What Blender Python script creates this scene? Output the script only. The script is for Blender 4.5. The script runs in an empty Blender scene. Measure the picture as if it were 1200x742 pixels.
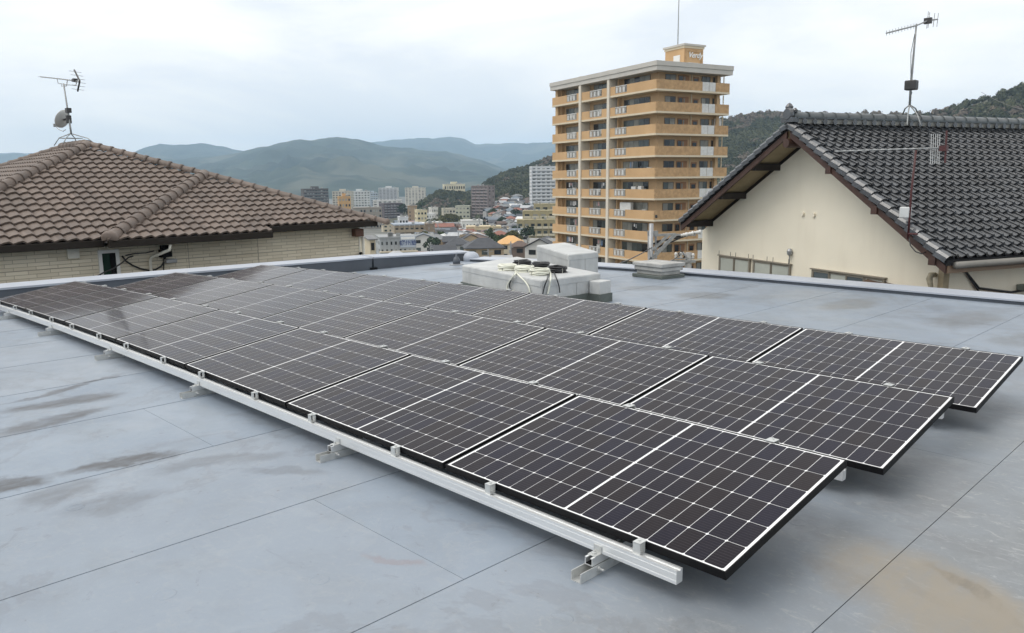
import bpy, bmesh, math, random
from mathutils import Vector, Matrix
import numpy as np
random.seed(7)
S = bpy.context.scene
COL = S.collection

# ------------------------------------------------------------------ camera
CAM = Vector((1.46777679, -2.6066195, 1.72237))
RT = Vector((0.701781, 0.712319, -0.010256))
UP = Vector((-0.114775, 0.127262, 0.985206))
FW = Vector((-0.703086, 0.690222, -0.171067))
FL = 919.13                                   # focal length in pixels of a 1200 px wide frame
cd = bpy.data.cameras.new('camera')
cd.sensor_width = 36.0
cd.lens = FL / 1200 * 36
cd.clip_start = 0.05
cd.clip_end = 60000
cam = bpy.data.objects.new('camera', cd)
COL.objects.link(cam)
m3 = Matrix((RT, UP, -FW)).transposed()
cam.matrix_world = Matrix.Translation(CAM) @ m3.to_4x4()
S.camera = cam

# ------------------------------------------------------------------ sky and sun
SUN_AZ, SUN_EL = math.radians(238), math.radians(56)     # direction towards the sun, counter-clockwise from +X
w = bpy.data.worlds.new('World')
S.world = w
w.use_nodes = True
nt = w.node_tree
nt.nodes.clear()
N = nt.nodes.new
out = N('ShaderNodeOutputWorld')
sky = N('ShaderNodeTexSky')
sky.sky_type = 'NISHITA'
sky.sun_disc = False
sky.sun_elevation = SUN_EL
sky.sun_rotation = math.pi / 2 - SUN_AZ
sky.dust_density = 2.0
bg1 = N('ShaderNodeBackground'); bg1.inputs[1].default_value = 0.11
nt.links.new(sky.outputs[0], bg1.inputs[0])
tc = N('ShaderNodeTexCoord')
mp = N('ShaderNodeMapping'); mp.inputs['Scale'].default_value = (1.6, 1.6, 5.0)
nt.links.new(tc.outputs['Generated'], mp.inputs[0])
nz = N('ShaderNodeTexNoise'); nz.inputs['Scale'].default_value = 1.5; nz.inputs['Detail'].default_value = 6; nz.inputs['Roughness'].default_value = 0.55
nz.inputs['Distortion'].default_value = 0.4
nt.links.new(mp.outputs[0], nz.inputs['Vector'])
cr = N('ShaderNodeValToRGB')
cr.color_ramp.elements[0].position = 0.38; cr.color_ramp.elements[0].color = (0.71, 0.725, 0.74, 1)
cr.color_ramp.elements[1].position = 0.62; cr.color_ramp.elements[1].color = (0.965, 0.93, 0.875, 1)
nt.links.new(nz.outputs[0], cr.inputs[0])
bg2 = N('ShaderNodeBackground'); bg2.inputs[1].default_value = 1.43
nt.links.new(cr.outputs[0], bg2.inputs[0])
mx = N('ShaderNodeMixShader')
mx.inputs[0].default_value = 0.93
nt.links.new(bg1.outputs[0], mx.inputs[1]); nt.links.new(bg2.outputs[0], mx.inputs[2])
nt.links.new(mx.outputs[0], out.inputs[0])

sl = bpy.data.lights.new('sun', 'SUN')
sl.energy = 1.5
sl.angle = math.radians(38)
sl.color = (1.0, 0.955, 0.89)
sun = bpy.data.objects.new('sun', sl)
COL.objects.link(sun)
sd = Vector((math.cos(SUN_AZ) * math.cos(SUN_EL), math.sin(SUN_AZ) * math.cos(SUN_EL), math.sin(SUN_EL)))
sun.rotation_euler = sd.to_track_quat('Z', 'Y').to_euler()

S.view_settings.view_transform = 'Standard'
S.view_settings.look = 'None'
S.view_settings.exposure = 0.1
S.view_settings.gamma = 1.0
S.render.engine = 'CYCLES'
S.cycles.max_bounces = 6
S.cycles.diffuse_bounces = 3
S.cycles.glossy_bounces = 3
S.cycles.volume_bounces = 2
S.cycles.use_denoising = True


# ------------------------------------------------------------------ helpers
def at(px, py, depth):
    return CAM + depth * (FW + RT * ((px - 600) / FL) - UP * ((py - 371) / FL))


F2 = Vector((FW.x, FW.y, 0)).normalized()


def plan(px, D, py=225):
    """ground-plan point D metres ahead of the camera that is seen in column px"""
    d = FW + RT * ((px - 600) / FL) - UP * ((py - 371) / FL)
    p = CAM + d * (D / d.dot(F2))
    return Vector((p.x, p.y, 0))


def zat(p, py):
    k = (371 - py) / FL
    dx = Vector((p[0] - CAM.x, p[1] - CAM.y, 0))
    return CAM.z + (k * dx.dot(FW) - dx.dot(UP)) / (UP.z - k * FW.z)


def pix(p):
    d = Vector(p) - CAM
    z = d.dot(FW)
    return (600 + FL * d.dot(RT) / z, 371 - FL * d.dot(UP) / z, z)


def droop(x):                                  # the roof falls gently towards its far left gutter
    return -0.00208 * max(0.0, -x - 4) ** 2


class MB:
    def __init__(self):
        self.v = []; self.f = []; self.mi = []; self.m = 0

    def add(self, vs, fs):
        o = len(self.v)
        self.v += [tuple(p) for p in vs]
        self.f += [tuple(i + o for i in q) for q in fs]
        self.mi += [self.m] * len(fs)
        return self

    def box(self, c, s, M=None):
        x, y, z = s[0] / 2, s[1] / 2, s[2] / 2
        vs = [Vector((a * x, b * y, d * z)) for d in (-1, 1) for b in (-1, 1) for a in (-1, 1)]
        if M is not None:
            vs = [M @ q for q in vs]
        c = Vector(c)
        return self.add([c + q for q in vs], [(0, 2, 3, 1), (4, 5, 7, 6), (0, 1, 5, 4), (2, 6, 7, 3), (0, 4, 6, 2), (1, 3, 7, 5)])

    def bx(self, x0, x1, y0, y1, z0, z1):
        return self.box(((x0 + x1) / 2, (y0 + y1) / 2, (z0 + z1) / 2), (abs(x1 - x0), abs(y1 - y0), abs(z1 - z0)))

    def prism(self, poly, z0, z1):
        n = len(poly)
        zb = z0 if isinstance(z0, (list, tuple)) else [z0] * n
        zt = z1 if isinstance(z1, (list, tuple)) else [z1] * n
        vs = [(p[0], p[1], zb[i]) for i, p in enumerate(poly)] + [(p[0], p[1], zt[i]) for i, p in enumerate(poly)]
        fs = [tuple(range(n - 1, -1, -1)), tuple(range(n, 2 * n))] + [(i, (i + 1) % n, n + (i + 1) % n, n + i) for i in range(n)]
        return self.add(vs, fs)

    def tube(self, pts, r, n=6, cap=True):
        pts = [Vector(p) for p in pts]
        rs = r if isinstance(r, (list, tuple)) else [r] * len(pts)
        vs = []; fs = []
        ref = None
        for i, p in enumerate(pts):
            t = (pts[min(i + 1, len(pts) - 1)] - pts[max(i - 1, 0)])
            t = t.normalized() if t.length > 1e-9 else Vector((0, 0, 1))
            if ref is None:
                ref = Vector((0, 0, 1)) if abs(t.z) < 0.9 else Vector((1, 0, 0))
            a = ref - t * ref.dot(t)
            if a.length < 1e-6:
                a = t.orthogonal()
            a.normalize(); ref = a
            b = t.cross(a)
            for k in range(n):
                q = 2 * math.pi * k / n
                vs.append(p + (a * math.cos(q) + b * math.sin(q)) * rs[i])
        for i in range(len(pts) - 1):
            for k in range(n):
                fs.append((i * n + k, i * n + (k + 1) % n, (i + 1) * n + (k + 1) % n, (i + 1) * n + k))
        if cap:
            fs.append(tuple(range(n - 1, -1, -1)))
            fs.append(tuple(range((len(pts) - 1) * n, len(pts) * n)))
        return self.add(vs, fs)

    def bar(self, p0, p1, w_, h_):
        """rectangular bar from p0 to p1"""
        p0 = Vector(p0); p1 = Vector(p1); t = (p1 - p0)
        L_ = t.length; t.normalize()
        up = Vector((0, 0, 1)) if abs(t.z) < 0.95 else Vector((1, 0, 0))
        s_ = t.cross(up).normalized(); u_ = s_.cross(t)
        M = Matrix((t, s_, u_)).transposed()
        return self.box((p0 + p1) / 2, (L_, w_, h_), M)

    def lathe(self, prof, n=16, o=(0, 0, 0), M=None):
        vs = []; fs = []
        for r, z in prof:
            for k in range(n):
                a = 2 * math.pi * k / n
                q = Vector((r * math.cos(a), r * math.sin(a), z))
                if M is not None:
                    q = M @ q
                vs.append(q + Vector(o))
        for i in range(len(prof) - 1):
            for k in range(n):
                fs.append((i * n + k, i * n + (k + 1) % n, (i + 1) * n + (k + 1) % n, (i + 1) * n + k))
        fs.append(tuple(range(n - 1, -1, -1)))
        fs.append(tuple(range((len(prof) - 1) * n, len(prof) * n)))
        return self.add(vs, fs)

    def mesh(self, name, mats, smooth=False, bevel=0):
        me = bpy.data.meshes.new(name)
        me.from_pydata(self.v, [], self.f)
        for mm in (mats if isinstance(mats, (list, tuple)) else [mats]):
            me.materials.append(mm)
        if any(self.mi):
            me.polygons.foreach_set('material_index', self.mi)
        if bevel:
            bm = bmesh.new(); bm.from_mesh(me)
            bmesh.ops.bevel(bm, geom=bm.edges[:], offset=bevel, segments=2, affect='EDGES', profile=0.5)
            bm.to_mesh(me); bm.free()
        if smooth:
            me.polygons.foreach_set('use_smooth', [True] * len(me.polygons))
        me.update()
        return me

    def build(self, name, mats, parent=None, smooth=False, bevel=0):
        return link(name, self.mesh(name, mats, smooth, bevel), parent)


def link(name, me, parent=None, M=None):
    o = bpy.data.objects.new(name, me)
    COL.objects.link(o)
    if parent is not None:
        o.parent = parent
    if M is not None:
        o.matrix_local = M
    return o


def tag(o, label, cat, group=None):
    o['label'] = label; o['category'] = cat
    if group:
        o['group'] = group
    return o


def thing(name, label, cat, loc=(0, 0, 0), rotz=0, group=None):
    o = bpy.data.objects.new(name, None)
    o.empty_display_size = 0.2
    COL.objects.link(o)
    o.location = loc
    o.rotation_euler = (0, 0, rotz)
    return tag(o, label, cat, group)


def struct(o):
    o['kind'] = 'structure'
    return o


def stuff(o):
    o['kind'] = 'stuff'
    return o


# ------------------------------------------------------------------ materials
def mat(name, col, rough=0.6, metal=0.0, var=0.12, scale=3.0, bump=0.0, bscale=60, coat=0.0, island=0.0, spec=0.5, tint=None):
    m = bpy.data.materials.new(name)
    m.use_nodes = True
    t = m.node_tree
    b = t.nodes['Principled BSDF']
    b.inputs['Roughness'].default_value = rough
    b.inputs['Metallic'].default_value = metal
    b.inputs['Specular IOR Level'].default_value = spec
    if coat:
        b.inputs['Coat Weight'].default_value = coat
        b.inputs['Coat Roughness'].default_value = 0.08
    c = t.nodes.new('ShaderNodeTexCoord')
    n = t.nodes.new('ShaderNodeTexNoise')
    n.inputs['Scale'].default_value = scale
    n.inputs['Detail'].default_value = 6
    n.inputs['Roughness'].default_value = 0.6
    oi0 = t.nodes.new('ShaderNodeObjectInfo'); va = t.nodes.new('ShaderNodeVectorMath'); va.operation = 'ADD'
    t.links.new(c.outputs['Object'], va.inputs[0]); t.links.new(oi0.outputs['Location'], va.inputs[1])
    t.links.new(va.outputs[0], n.inputs['Vector'])
    r = t.nodes.new('ShaderNodeValToRGB')
    lo = [max(0, x * (1 - var)) for x in col]
    hi = [min(1, x * (1 + var)) for x in (tint or col)]
    r.color_ramp.elements[0].position = 0.3; r.color_ramp.elements[0].color = (*lo, 1)
    r.color_ramp.elements[1].position = 0.7; r.color_ramp.elements[1].color = (*hi, 1)
    t.links.new(n.outputs[0], r.inputs[0])
    src = r.outputs[0]
    if island:
        g = t.nodes.new('ShaderNodeNewGeometry')
        oi = t.nodes.new('ShaderNodeObjectInfo')
        ad = t.nodes.new('ShaderNodeMath'); ad.operation = 'ADD'
        t.links.new(g.outputs['Random Per Island'], ad.inputs[0]); t.links.new(oi.outputs['Random'], ad.inputs[1])
        fr = t.nodes.new('ShaderNodeMath'); fr.operation = 'FRACT'; t.links.new(ad.outputs[0], fr.inputs[0])
        mu = t.nodes.new('ShaderNodeMapRange')
        mu.inputs[3].default_value = 1 - island; mu.inputs[4].default_value = 1 + island
        t.links.new(fr.outputs[0], mu.inputs[0])
        vm = t.nodes.new('ShaderNodeVectorMath'); vm.operation = 'SCALE'
        t.links.new(src, vm.inputs[0]); t.links.new(mu.outputs[0], vm.inputs['Scale'])
        src = vm.outputs[0]
    t.links.new(src, b.inputs['Base Color'])
    if bump:
        n2 = t.nodes.new('ShaderNodeTexNoise'); n2.inputs['Scale'].default_value = bscale; n2.inputs['Detail'].default_value = 4
        t.links.new(c.outputs['Object'], n2.inputs['Vector'])
        bp = t.nodes.new('ShaderNodeBump'); bp.inputs['Strength'].default_value = bump; bp.inputs['Distance'].default_value = 0.02
        t.links.new(n2.outputs[0], bp.inputs['Height'])
        t.links.new(bp.outputs[0], b.inputs['Normal'])
    return m


# -- roofing membrane with dirt, stains and scuffs
def membrane_material():
    m = bpy.data.materials.new('membrane'); m.use_nodes = True
    t = m.node_tree; b = t.nodes['Principled BSDF']
    nn = t.nodes.new; L = t.links.new
    c = nn('ShaderNodeTexCoord')

    def noise(sc, det=5, rough=0.6, dist=0.0, stretch=None):
        n = nn('ShaderNodeTexNoise'); n.inputs['Scale'].default_value = sc; n.inputs['Detail'].default_value = det
        n.inputs['Roughness'].default_value = rough; n.inputs['Distortion'].default_value = dist
        if stretch:
            mp_ = nn('ShaderNodeMapping'); mp_.inputs['Scale'].default_value = stretch
            L(c.outputs['Object'], mp_.inputs[0]); L(mp_.outputs[0], n.inputs['Vector'])
        else:
            L(c.outputs['Object'], n.inputs['Vector'])
        return n

    def ramp(s, p0, p1, v0=0.0, v1=1.0):
        r = nn('ShaderNodeMapRange'); r.interpolation_type = 'SMOOTHSTEP'
        r.inputs[1].default_value = p0; r.inputs[2].default_value = p1; r.inputs[3].default_value = v0; r.inputs[4].default_value = v1
        L(s, r.inputs[0]); return r.outputs[0]

    def math_(op, a, b_):
        q = nn('ShaderNodeMath'); q.operation = op
        for i, z in enumerate((a, b_)):
            if isinstance(z, (int, float)):
                q.inputs[i].default_value = z
            else:
                L(z, q.inputs[i])
        return q.outputs[0]

    def mix(f_, a, b_):
        q = nn('ShaderNodeMix'); q.data_type = 'RGBA'
        if isinstance(f_, (int, float)): q.inputs[0].default_value = f_
        else: L(f_, q.inputs[0])
        for i, z in ((6, a), (7, b_)):
            if isinstance(z, tuple): q.inputs[i].default_value = (*z, 1)
            else: L(z, q.inputs[i])
        return q.outputs[2]

    base = mix(ramp(noise(0.55, 4).outputs[0], 0.3, 0.7), (0.205, 0.248, 0.305), (0.260, 0.308, 0.368))
    base = mix(ramp(noise(2.6, 6, 0.65, 0.5).outputs[0], 0.45, 0.72, 0, 0.35), base, (0.178, 0.200, 0.222))
    # each sheet a touch different
    oi = nn('ShaderNodeObjectInfo')
    base = mix(ramp(oi.outputs['Random'], 0, 1, 0, 0.25), base, (0.289, 0.311, 0.340))
    # greyer, walked-on side of the roof to the right of the array
    sx = nn('ShaderNodeSeparateXYZ'); L(c.outputs['Object'], sx.inputs[0])
    yfade = ramp(sx.outputs[1], 6.5, 3.0)  # no grey far back: the bluish base colour stands for sheen there
    warp = math_('MULTIPLY', math_('SUBTRACT', noise(0.8, 4).outputs[0], 0.5), 3.0)
    right = math_('MULTIPLY', ramp(math_('ADD', sx.outputs[0], warp), -1.2, 1.0), yfade)
    base = mix(math_('MULTIPLY', right, 0.85), base, (0.167, 0.174, 0.174))
    scuff = math_('MULTIPLY', ramp(noise(7, 8, 0.75, 1.2, (1.0, 2.2, 1)).outputs[0], 0.53, 0.66, 0, 0.75), math_('ADD', math_('MULTIPLY', right, 0.75), 0.2))
    base = mix(scuff, base, (0.340, 0.348, 0.348))
    dirtn = ramp(noise(1.1, 9, 0.72, 0.8).outputs[0], 0.50, 0.66, 0, 1)
    base = mix(math_('MULTIPLY', dirtn, math_('ADD', math_('MULTIPLY', right, 0.30), 0.09)), base, (0.111, 0.111, 0.107))
    fine = ramp(noise(34, 6, 0.7, 0.6).outputs[0], 0.35, 0.75, -0.12, 0.16)
    base = mix(fine, base, (0.370, 0.377, 0.385))
    speck = ramp(noise(16, 4, 0.6).outputs[0], 0.68, 0.74, 0, 0.6)
    base = mix(speck, base, (0.148, 0.141, 0.141))
    ring = noise(0.7, 7, 0.62, 0.5).outputs[0]
    band = math_('MULTIPLY', ramp(ring, 0.515, 0.535), ramp(ring, 0.575, 0.54))
    base = mix(math_('MULTIPLY', band, 0.22), base, (0.14, 0.14, 0.15))
    ring2 = noise(1.9, 6, 0.6, 0.3).outputs[0]
    band2 = math_('MULTIPLY', ramp(ring2, 0.545, 0.555), ramp(ring2, 0.60, 0.56))
    base = mix(math_('MULTIPLY', band2, 0.10), base, (0.36, 0.37, 0.38))
    # faint footprints and rubbed patches
    v = nn('ShaderNodeTexNoise'); v.inputs['Scale'].default_value = 3.2; v.inputs['Detail'].default_value = 9; v.inputs['Roughness'].default_value = 0.8; v.inputs['Distortion'].default_value = 2.0
    L(c.outputs['Object'], v.inputs['Vector'])
    base = mix(ramp(v.outputs[0], 0.58, 0.68, 0, 0.42), base, (0.141, 0.148, 0.163))

    # stains: (x, y, half length, half width, angle, strength, colour)
    warpv = noise(1.8, 6, 0.65)
    wv = nn('ShaderNodeVectorMath'); wv.operation = 'SUBTRACT'; wv.inputs[1].default_value = (0.5, 0.5, 0.5)
    L(warpv.outputs[1], wv.inputs[0])
    ws = nn('ShaderNodeVectorMath'); ws.operation = 'SCALE'; ws.inputs['Scale'].default_value = 0.5
    L(wv.outputs[0], ws.inputs[0])
    wp = nn('ShaderNodeVectorMath'); wp.operation = 'ADD'
    L(c.outputs['Object'], wp.inputs[0]); L(ws.outputs[0], wp.inputs[1])
    grain = ramp(noise(9, 8, 0.7, 0.0, (1, 0.35, 1)).outputs[0], 0.25, 0.65, 0.45, 1.0)
    for (x, y, a, b2, ang, st, colr) in STAINS:
        mp_ = nn('ShaderNodeMapping'); mp_.vector_type = 'TEXTURE'
        mp_.inputs['Location'].default_value = (x, y, 0); mp_.inputs['Rotation'].default_value = (0, 0, ang)
        mp_.inputs['Scale'].default_value = (a, b2, 50)
        L(wp.outputs[0], mp_.inputs[0])
        g = nn('ShaderNodeTexGradient'); g.gradient_type = 'SPHERICAL'
        L(mp_.outputs[0], g.inputs[0])
        k = math_('MULTIPLY', ramp(g.outputs[1], 0.0, 0.55), st)
        base = mix(math_('MULTIPLY', k, grain), base, colr)
    L(base, b.inputs['Base Color'])
    rr = ramp(noise(1.2, 5).outputs[0], 0.3, 0.7, 0.30, 0.5)
    L(rr, b.inputs['Roughness'])
    b.inputs['Specular IOR Level'].default_value = 0.5
    bp = nn('ShaderNodeBump'); bp.inputs['Strength'].default_value = 0.25; bp.inputs['Distance'].default_value = 0.01
    hb = math_('ADD', noise(3.0, 3).outputs[0], math_('MULTIPLY', noise(120, 3).outputs[0], 0.03))
    L(hb, bp.inputs['Height']); L(bp.outputs[0], b.inputs['Normal'])
    return m


DK = (0.065, 0.065, 0.068); BR = (0.245, 0.215, 0.17)
def seg(x0, y0, x1, y1, hw, st, colr):
    return ((x0 + x1) / 2, (y0 + y1) / 2, math.hypot(x1 - x0, y1 - y0) / 2 * 1.45, hw * 1.5, math.atan2(y1 - y0, x1 - x0), st, colr)
STAINS = [
    seg(-5.45, -1.25, -5.38, -0.50, 0.13, 0.9, DK),
    seg(-4.86, -1.50, -4.98, -0.75, 0.12, 0.85, DK),
    seg(-5.75, -1.20, -6.05, -0.30, 0.05, 0.8, DK),
    seg(-3.68, -1.42, -3.56, -0.70, 0.085, 0.95, DK),
    seg(-3.85, -1.85, -3.60, -1.52, 0.10, 1.0, DK),
    seg(-3.36, -1.75, -3.34, -1.3, 0.12, 0.5, DK),
    seg(-3.36, -0.95, -3.05, -0.30, 0.10, 0.40, DK),
    seg(-2.95, -0.55, -2.55, -0.28, 0.07, 0.40, DK),
    seg(-3.0, -1.55, -2.95, -1.1, 0.12, 0.35, DK),
    (-1.35, -0.62, 0.20, 0.06, 0.2, 0.5, (0.22, 0.17, 0.17)),
    seg(0.44, 1.02, 0.82, 0.74, 0.045, 1.4, (0.07, 0.058, 0.042)),
    seg(0.40, 0.80, 0.62, 0.66, 0.03, 0.7, (0.11, 0.095, 0.075)),
    (0.52, 0.82, 0.62, 0.36, -0.3, 0.9, BR),
    (0.75, 0.62, 0.5, 0.4, 0.2, 0.8, BR),
    (0.20, 0.62, 0.30, 0.16, -0.6, 0.45, (0.19, 0.165, 0.13)),
    seg(-0.2, 5.0, -0.15, 6.6, 0.2, 0.4, (0.17, 0.17, 0.175)),
    seg(-1.4, 7.2, -1.3, 8.6, 0.28, 0.7, (0.15, 0.155, 0.16)),
    seg(-2.9, 7.6, -2.8, 8.8, 0.25, 0.7, (0.15, 0.155, 0.16)),
    seg(-0.6, 6.6, -0.5, 7.4, 0.2, 0.6, (0.15, 0.155, 0.16)),
    seg(-5.0, 7.2, -4.6, 7.9, 0.3, 0.8, (0.13, 0.135, 0.14)),
    seg(-6.2, 7.4, -5.6, 8.0, 0.25, 0.7, (0.13, 0.135, 0.14)),
    seg(-9.3, 7.6, -8.9, 8.6, 0.3, 0.6, (0.13, 0.135, 0.14)),
    seg(-11.6, 7.6, -10.9, 8.4, 0.3, 0.6, (0.13, 0.135, 0.14)),
]
M_MEM = membrane_material()
M_JOINT = mat('joint', (0.035, 0.037, 0.04), 0.8)
M_ALU = mat('aluminium', (0.80, 0.81, 0.81), 0.34, 0.6, 0.03, 3)
M_ALU2 = mat('aluminium_cast', (0.58, 0.59, 0.58), 0.38, 0.5, 0.12, 20)
M_BLK = mat('black_anodised', (0.008, 0.008, 0.009), 0.55, 0.0, 0.2, 8, spec=0.12)
M_STEEL = mat('galvanised', (0.36, 0.37, 0.38), 0.5, 0.6, 0.2, 8)


def glass_print(name, cell):
    """cells and backing sheet seen through the panel's front glass (the glass is the clear coat)"""
    m = bpy.data.materials.new(name); m.use_nodes = True
    t = m.node_tree; b = t.nodes['Principled BSDF']; nn = t.nodes.new; L = t.links.new
    b.inputs['Roughness'].default_value = 0.45
    b.inputs['Specular IOR Level'].default_value = 0.05
    b.inputs['Coat Weight'].default_value = 1.0
    b.inputs['Coat Roughness'].default_value = 0.075
    b.inputs['Coat IOR'].default_value = 1.135
    b.inputs['Sheen Weight'].default_value = 0.16
    b.inputs['Sheen Roughness'].default_value = 0.2
    b.inputs['Sheen Tint'].default_value = (1.0, 0.9, 0.84, 1)
    c = nn('ShaderNodeTexCoord')
    g = nn('ShaderNodeNewGeometry')
    n = nn('ShaderNodeTexNoise'); n.inputs['Scale'].default_value = 1.4; n.inputs['Detail'].default_value = 6
    L(g.outputs['Position'], n.inputs['Vector'])
    if cell:
        oi = nn('ShaderNodeObjectInfo')
        ad = nn('ShaderNodeMath'); ad.operation = 'ADD'
        L(oi.outputs['Random'], ad.inputs[0]); L(g.outputs['Random Per Island'], ad.inputs[1])
        fr = nn('ShaderNodeMath'); fr.operation = 'FRACT'; L(ad.outputs[0], fr.inputs[0])
        r = nn('ShaderNodeValToRGB')
        e = r.color_ramp.elements
        e[0].position = 0; e[0].color = (0.0055, 0.005, 0.017, 1)
        e[1].position = 1; e[1].color = (0.009, 0.0055, 0.008, 1)
        k = e.new(0.5); k.color = (0.007, 0.005, 0.011, 1)
        L(fr.outputs[0], r.inputs[0])
        # printed busbar wires along the panel
        sp = nn('ShaderNodeSeparateXYZ'); L(c.outputs['Object'], sp.inputs[0])
        mm = nn('ShaderNodeMath'); mm.operation = 'MULTIPLY'; mm.inputs[1].default_value = 1 / 0.0183
        L(sp.outputs[1], mm.inputs[0])
        f2 = nn('ShaderNodeMath'); f2.operation = 'FRACT'; L(mm.outputs[0], f2.inputs[0])
        lt = nn('ShaderNodeMath'); lt.operation = 'LESS_THAN'; lt.inputs[1].default_value = 0.075
        L(f2.outputs[0], lt.inputs[0])
        m2 = nn('ShaderNodeMath'); m2.operation = 'MULTIPLY'; m2.inputs[1].default_value = 0.28; L(lt.outputs[0], m2.inputs[0])
        mxx = nn('ShaderNodeMix'); mxx.data_type = 'RGBA'; mxx.inputs[7].default_value = (0.16, 0.155, 0.17, 1)
        L(m2.outputs[0], mxx.inputs[0]); L(r.outputs[0], mxx.inputs[6])
        src = mxx.outputs[2]
    else:
        r = nn('ShaderNodeValToRGB')
        r.color_ramp.elements[0].color = (0.78, 0.79, 0.80, 1); r.color_ramp.elements[1].color = (0.88, 0.88, 0.88, 1)
        L(n.outputs[0], r.inputs[0]); src = r.outputs[0]
    # dust on the glass
    n2 = nn('ShaderNodeTexNoise'); n2.inputs['Scale'].default_value = 3.5; n2.inputs['Detail'].default_value = 8; n2.inputs['Roughness'].default_value = 0.7
    L(g.outputs['Position'], n2.inputs['Vector'])
    mr = nn('ShaderNodeMapRange'); mr.inputs[1].default_value = 0.35; mr.inputs[2].default_value = 0.8; mr.inputs[3].default_value = 0.0; mr.inputs[4].default_value = 0.02
    L(n2.outputs[0], mr.inputs[0])
    mx2 = nn('ShaderNodeMix'); mx2.data_type = 'RGBA'; mx2.inputs[7].default_value = (0.30, 0.27, 0.24, 1)
    L(mr.outputs[0], mx2.inputs[0]); L(src, mx2.inputs[6])
    L(mx2.outputs[2], b.inputs['Base Color'])
    mr3 = nn('ShaderNodeMapRange'); mr3.inputs[3].default_value = 0.05; mr3.inputs[4].default_value = 0.12
    L(n2.outputs[0], mr3.inputs[0]); L(mr3.outputs[0], b.inputs['Coat Roughness'])
    return m


M_CELL = glass_print('cell_print', True)
M_BACK = glass_print('back_sheet', False)

# ------------------------------------------------------------------ the roof we stand on
RX0, RX1, RY0, RY1 = -12.75, 7.0, -6.5, 9.55


def roof_slab():
    m = MB()
    xs = [RX0 + (RX1 - RX0) * i / 40 for i in range(41)]
    ys = (RY0, RY1)
    for x in xs:
        for y in ys:
            m.v.append((x, y, droop(x) - 0.005))
    for i in range(40):
        m.f.append((2 * i, 2 * i + 2, 2 * i + 3, 2 * i + 1)); m.mi.append(0)
    o = len(m.v)
    for (x, y) in ((RX0, RY0), (RX1, RY0), (RX1, RY1), (RX0, RY1)):
        m.v.append((x, y, -9.5))
    n = 41
    m.f.append(tuple([o, o + 1] + [2 * i for i in range(n - 1, -1, -1)])); m.mi.append(0)
    m.f.append(tuple([o + 2, o + 3] + [2 * i + 1 for i in range(n)])); m.mi.append(0)
    m.f.append((o + 3, o, 0, 1)); m.mi.append(0)
    m.f.append((o + 1, o + 2, 2 * n - 1, 2 * n - 2)); m.mi.append(0)
    return struct(m.build('flat_roof', M_JOINT))


ROOF = roof_slab()
SEAM0, SHEET = 0.30, 1.265
first = int(math.floor((RX0 - SEAM0) / SHEET))
cuts = {0: [3.4], -1: [-3.9, 2.6, 7.1], -2: [-0.53, 4.9], -3: [-2.75, 6.2], -4: [-0.53, 7.9], -5: [-3.3, 5.3]}
for k in range(first, 6):
    x0 = max(RX0, SEAM0 + k * SHEET + 0.0015); x1 = min(RX1, SEAM0 + (k + 1) * SHEET - 0.0015)
    if x1 <= x0:
        continue
    ys = [RY0] + sorted(cuts.get(k, [random.uniform(-3, 0), random.uniform(4, 8)])) + [RY1]
    for j in range(len(ys) - 1):
        y0, y1 = ys[j] + 0.0012, ys[j + 1] - 0.0012
        m = MB()
        n = 4
        for i in range(n + 1):
            x = x0 + (x1 - x0) * i / n
            for y in (y0, y1):
                for dz in (0, -0.0045):
                    m.v.append((x, y, droop(x) + dz + 0.0018 * i / n))
        for i in range(n):
            a = 4 * i; b = a + 4
            m.f += [(a, b, b + 2, a + 2), (a + 1, a, a + 2, a + 3)] if i == 0 else [(a, b, b + 2, a + 2)]
            m.f += [(a, a + 1, b + 1, b), (a + 2, b + 2, b + 3, a + 3)]
        b = 4 * n
        m.f.append((b, b + 1, b + 3, b + 2))
        m.mi = [0] * len(m.f)
        m.build('membrane_sheet', M_MEM, ROOF)
# fixing discs that print through the membrane
discs = []
for px, py in ((193, 697), (258, 605), (88, 595), (374, 680), (365, 573), (658, 726), (176, 547), (560, 640), (30, 640), (935, 612), (860, 560)):
    d = FW + RT * ((px - 600) / FL) - UP * ((py - 371) / FL)
    p = CAM + d * (-CAM.z / d.z)
    discs.append((p.x, p.y))
for (x, y) in discs:
    m = MB()
    m.lathe([(0.054, -0.003), (0.050, 0.0006), (0.043, 0.0022), (0.036, 0.0010), (0.018, 0.0008)], 20, (x, y, droop(x)))
    m.build('fixing_disc', M_MEM, ROOF, smooth=True)

# parapets
M_SLATE = mat('parapet_paint', (0.085, 0.098, 0.118), 0.5, 0, 0.15, 2.0, 0.1)
M_COPE = mat('coping_paint', (0.40, 0.43, 0.485), 0.42, 0, 0.08, 1.5)
t = thing('parapet_wall', 'dark slate parapet along the left roof edge with pale coping on top', 'parapet', (RX0, 0, 0))
PY = [-6.5, 2.6, 7.12, 7.16, 10.0]
PZ = [0.17, 0.15, 0.115, 0.115, 0.03]
for i in (0, 1, 3):
    m = MB(); y0, y1, z0, z1 = PY[i], PY[i + 1], PZ[i], PZ[i + 1]
    g = 0.004 if i == 3 else 0
    m.prism([(0, y0 + g), (0, y1 - 0.004), (-0.42, y1 - 0.004), (-0.42, y0 + g)], -1.2, [z0 - .035, z1 - .035, z1 - .035, z0 - .035])
    m.build('wall_panel', M_SLATE, t)
    m = MB()
    m.prism([(0.025, y0 + g), (0.025, y1 - 0.004), (-0.45, y1 - 0.004), (-0.45, y0 + g)], [z0 - .033, z1 - .033, z1 - .033, z0 - .033], [z0, z1, z1 + .02, z0 + .02])
    m.build('coping', M_COPE, t)
m = MB(); m.bx(0.001, 0.05, 7.06, 7.22, droop(RX0), droop(RX0) + 0.05); m.build('joint_boot', M_BLK, t)
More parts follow.
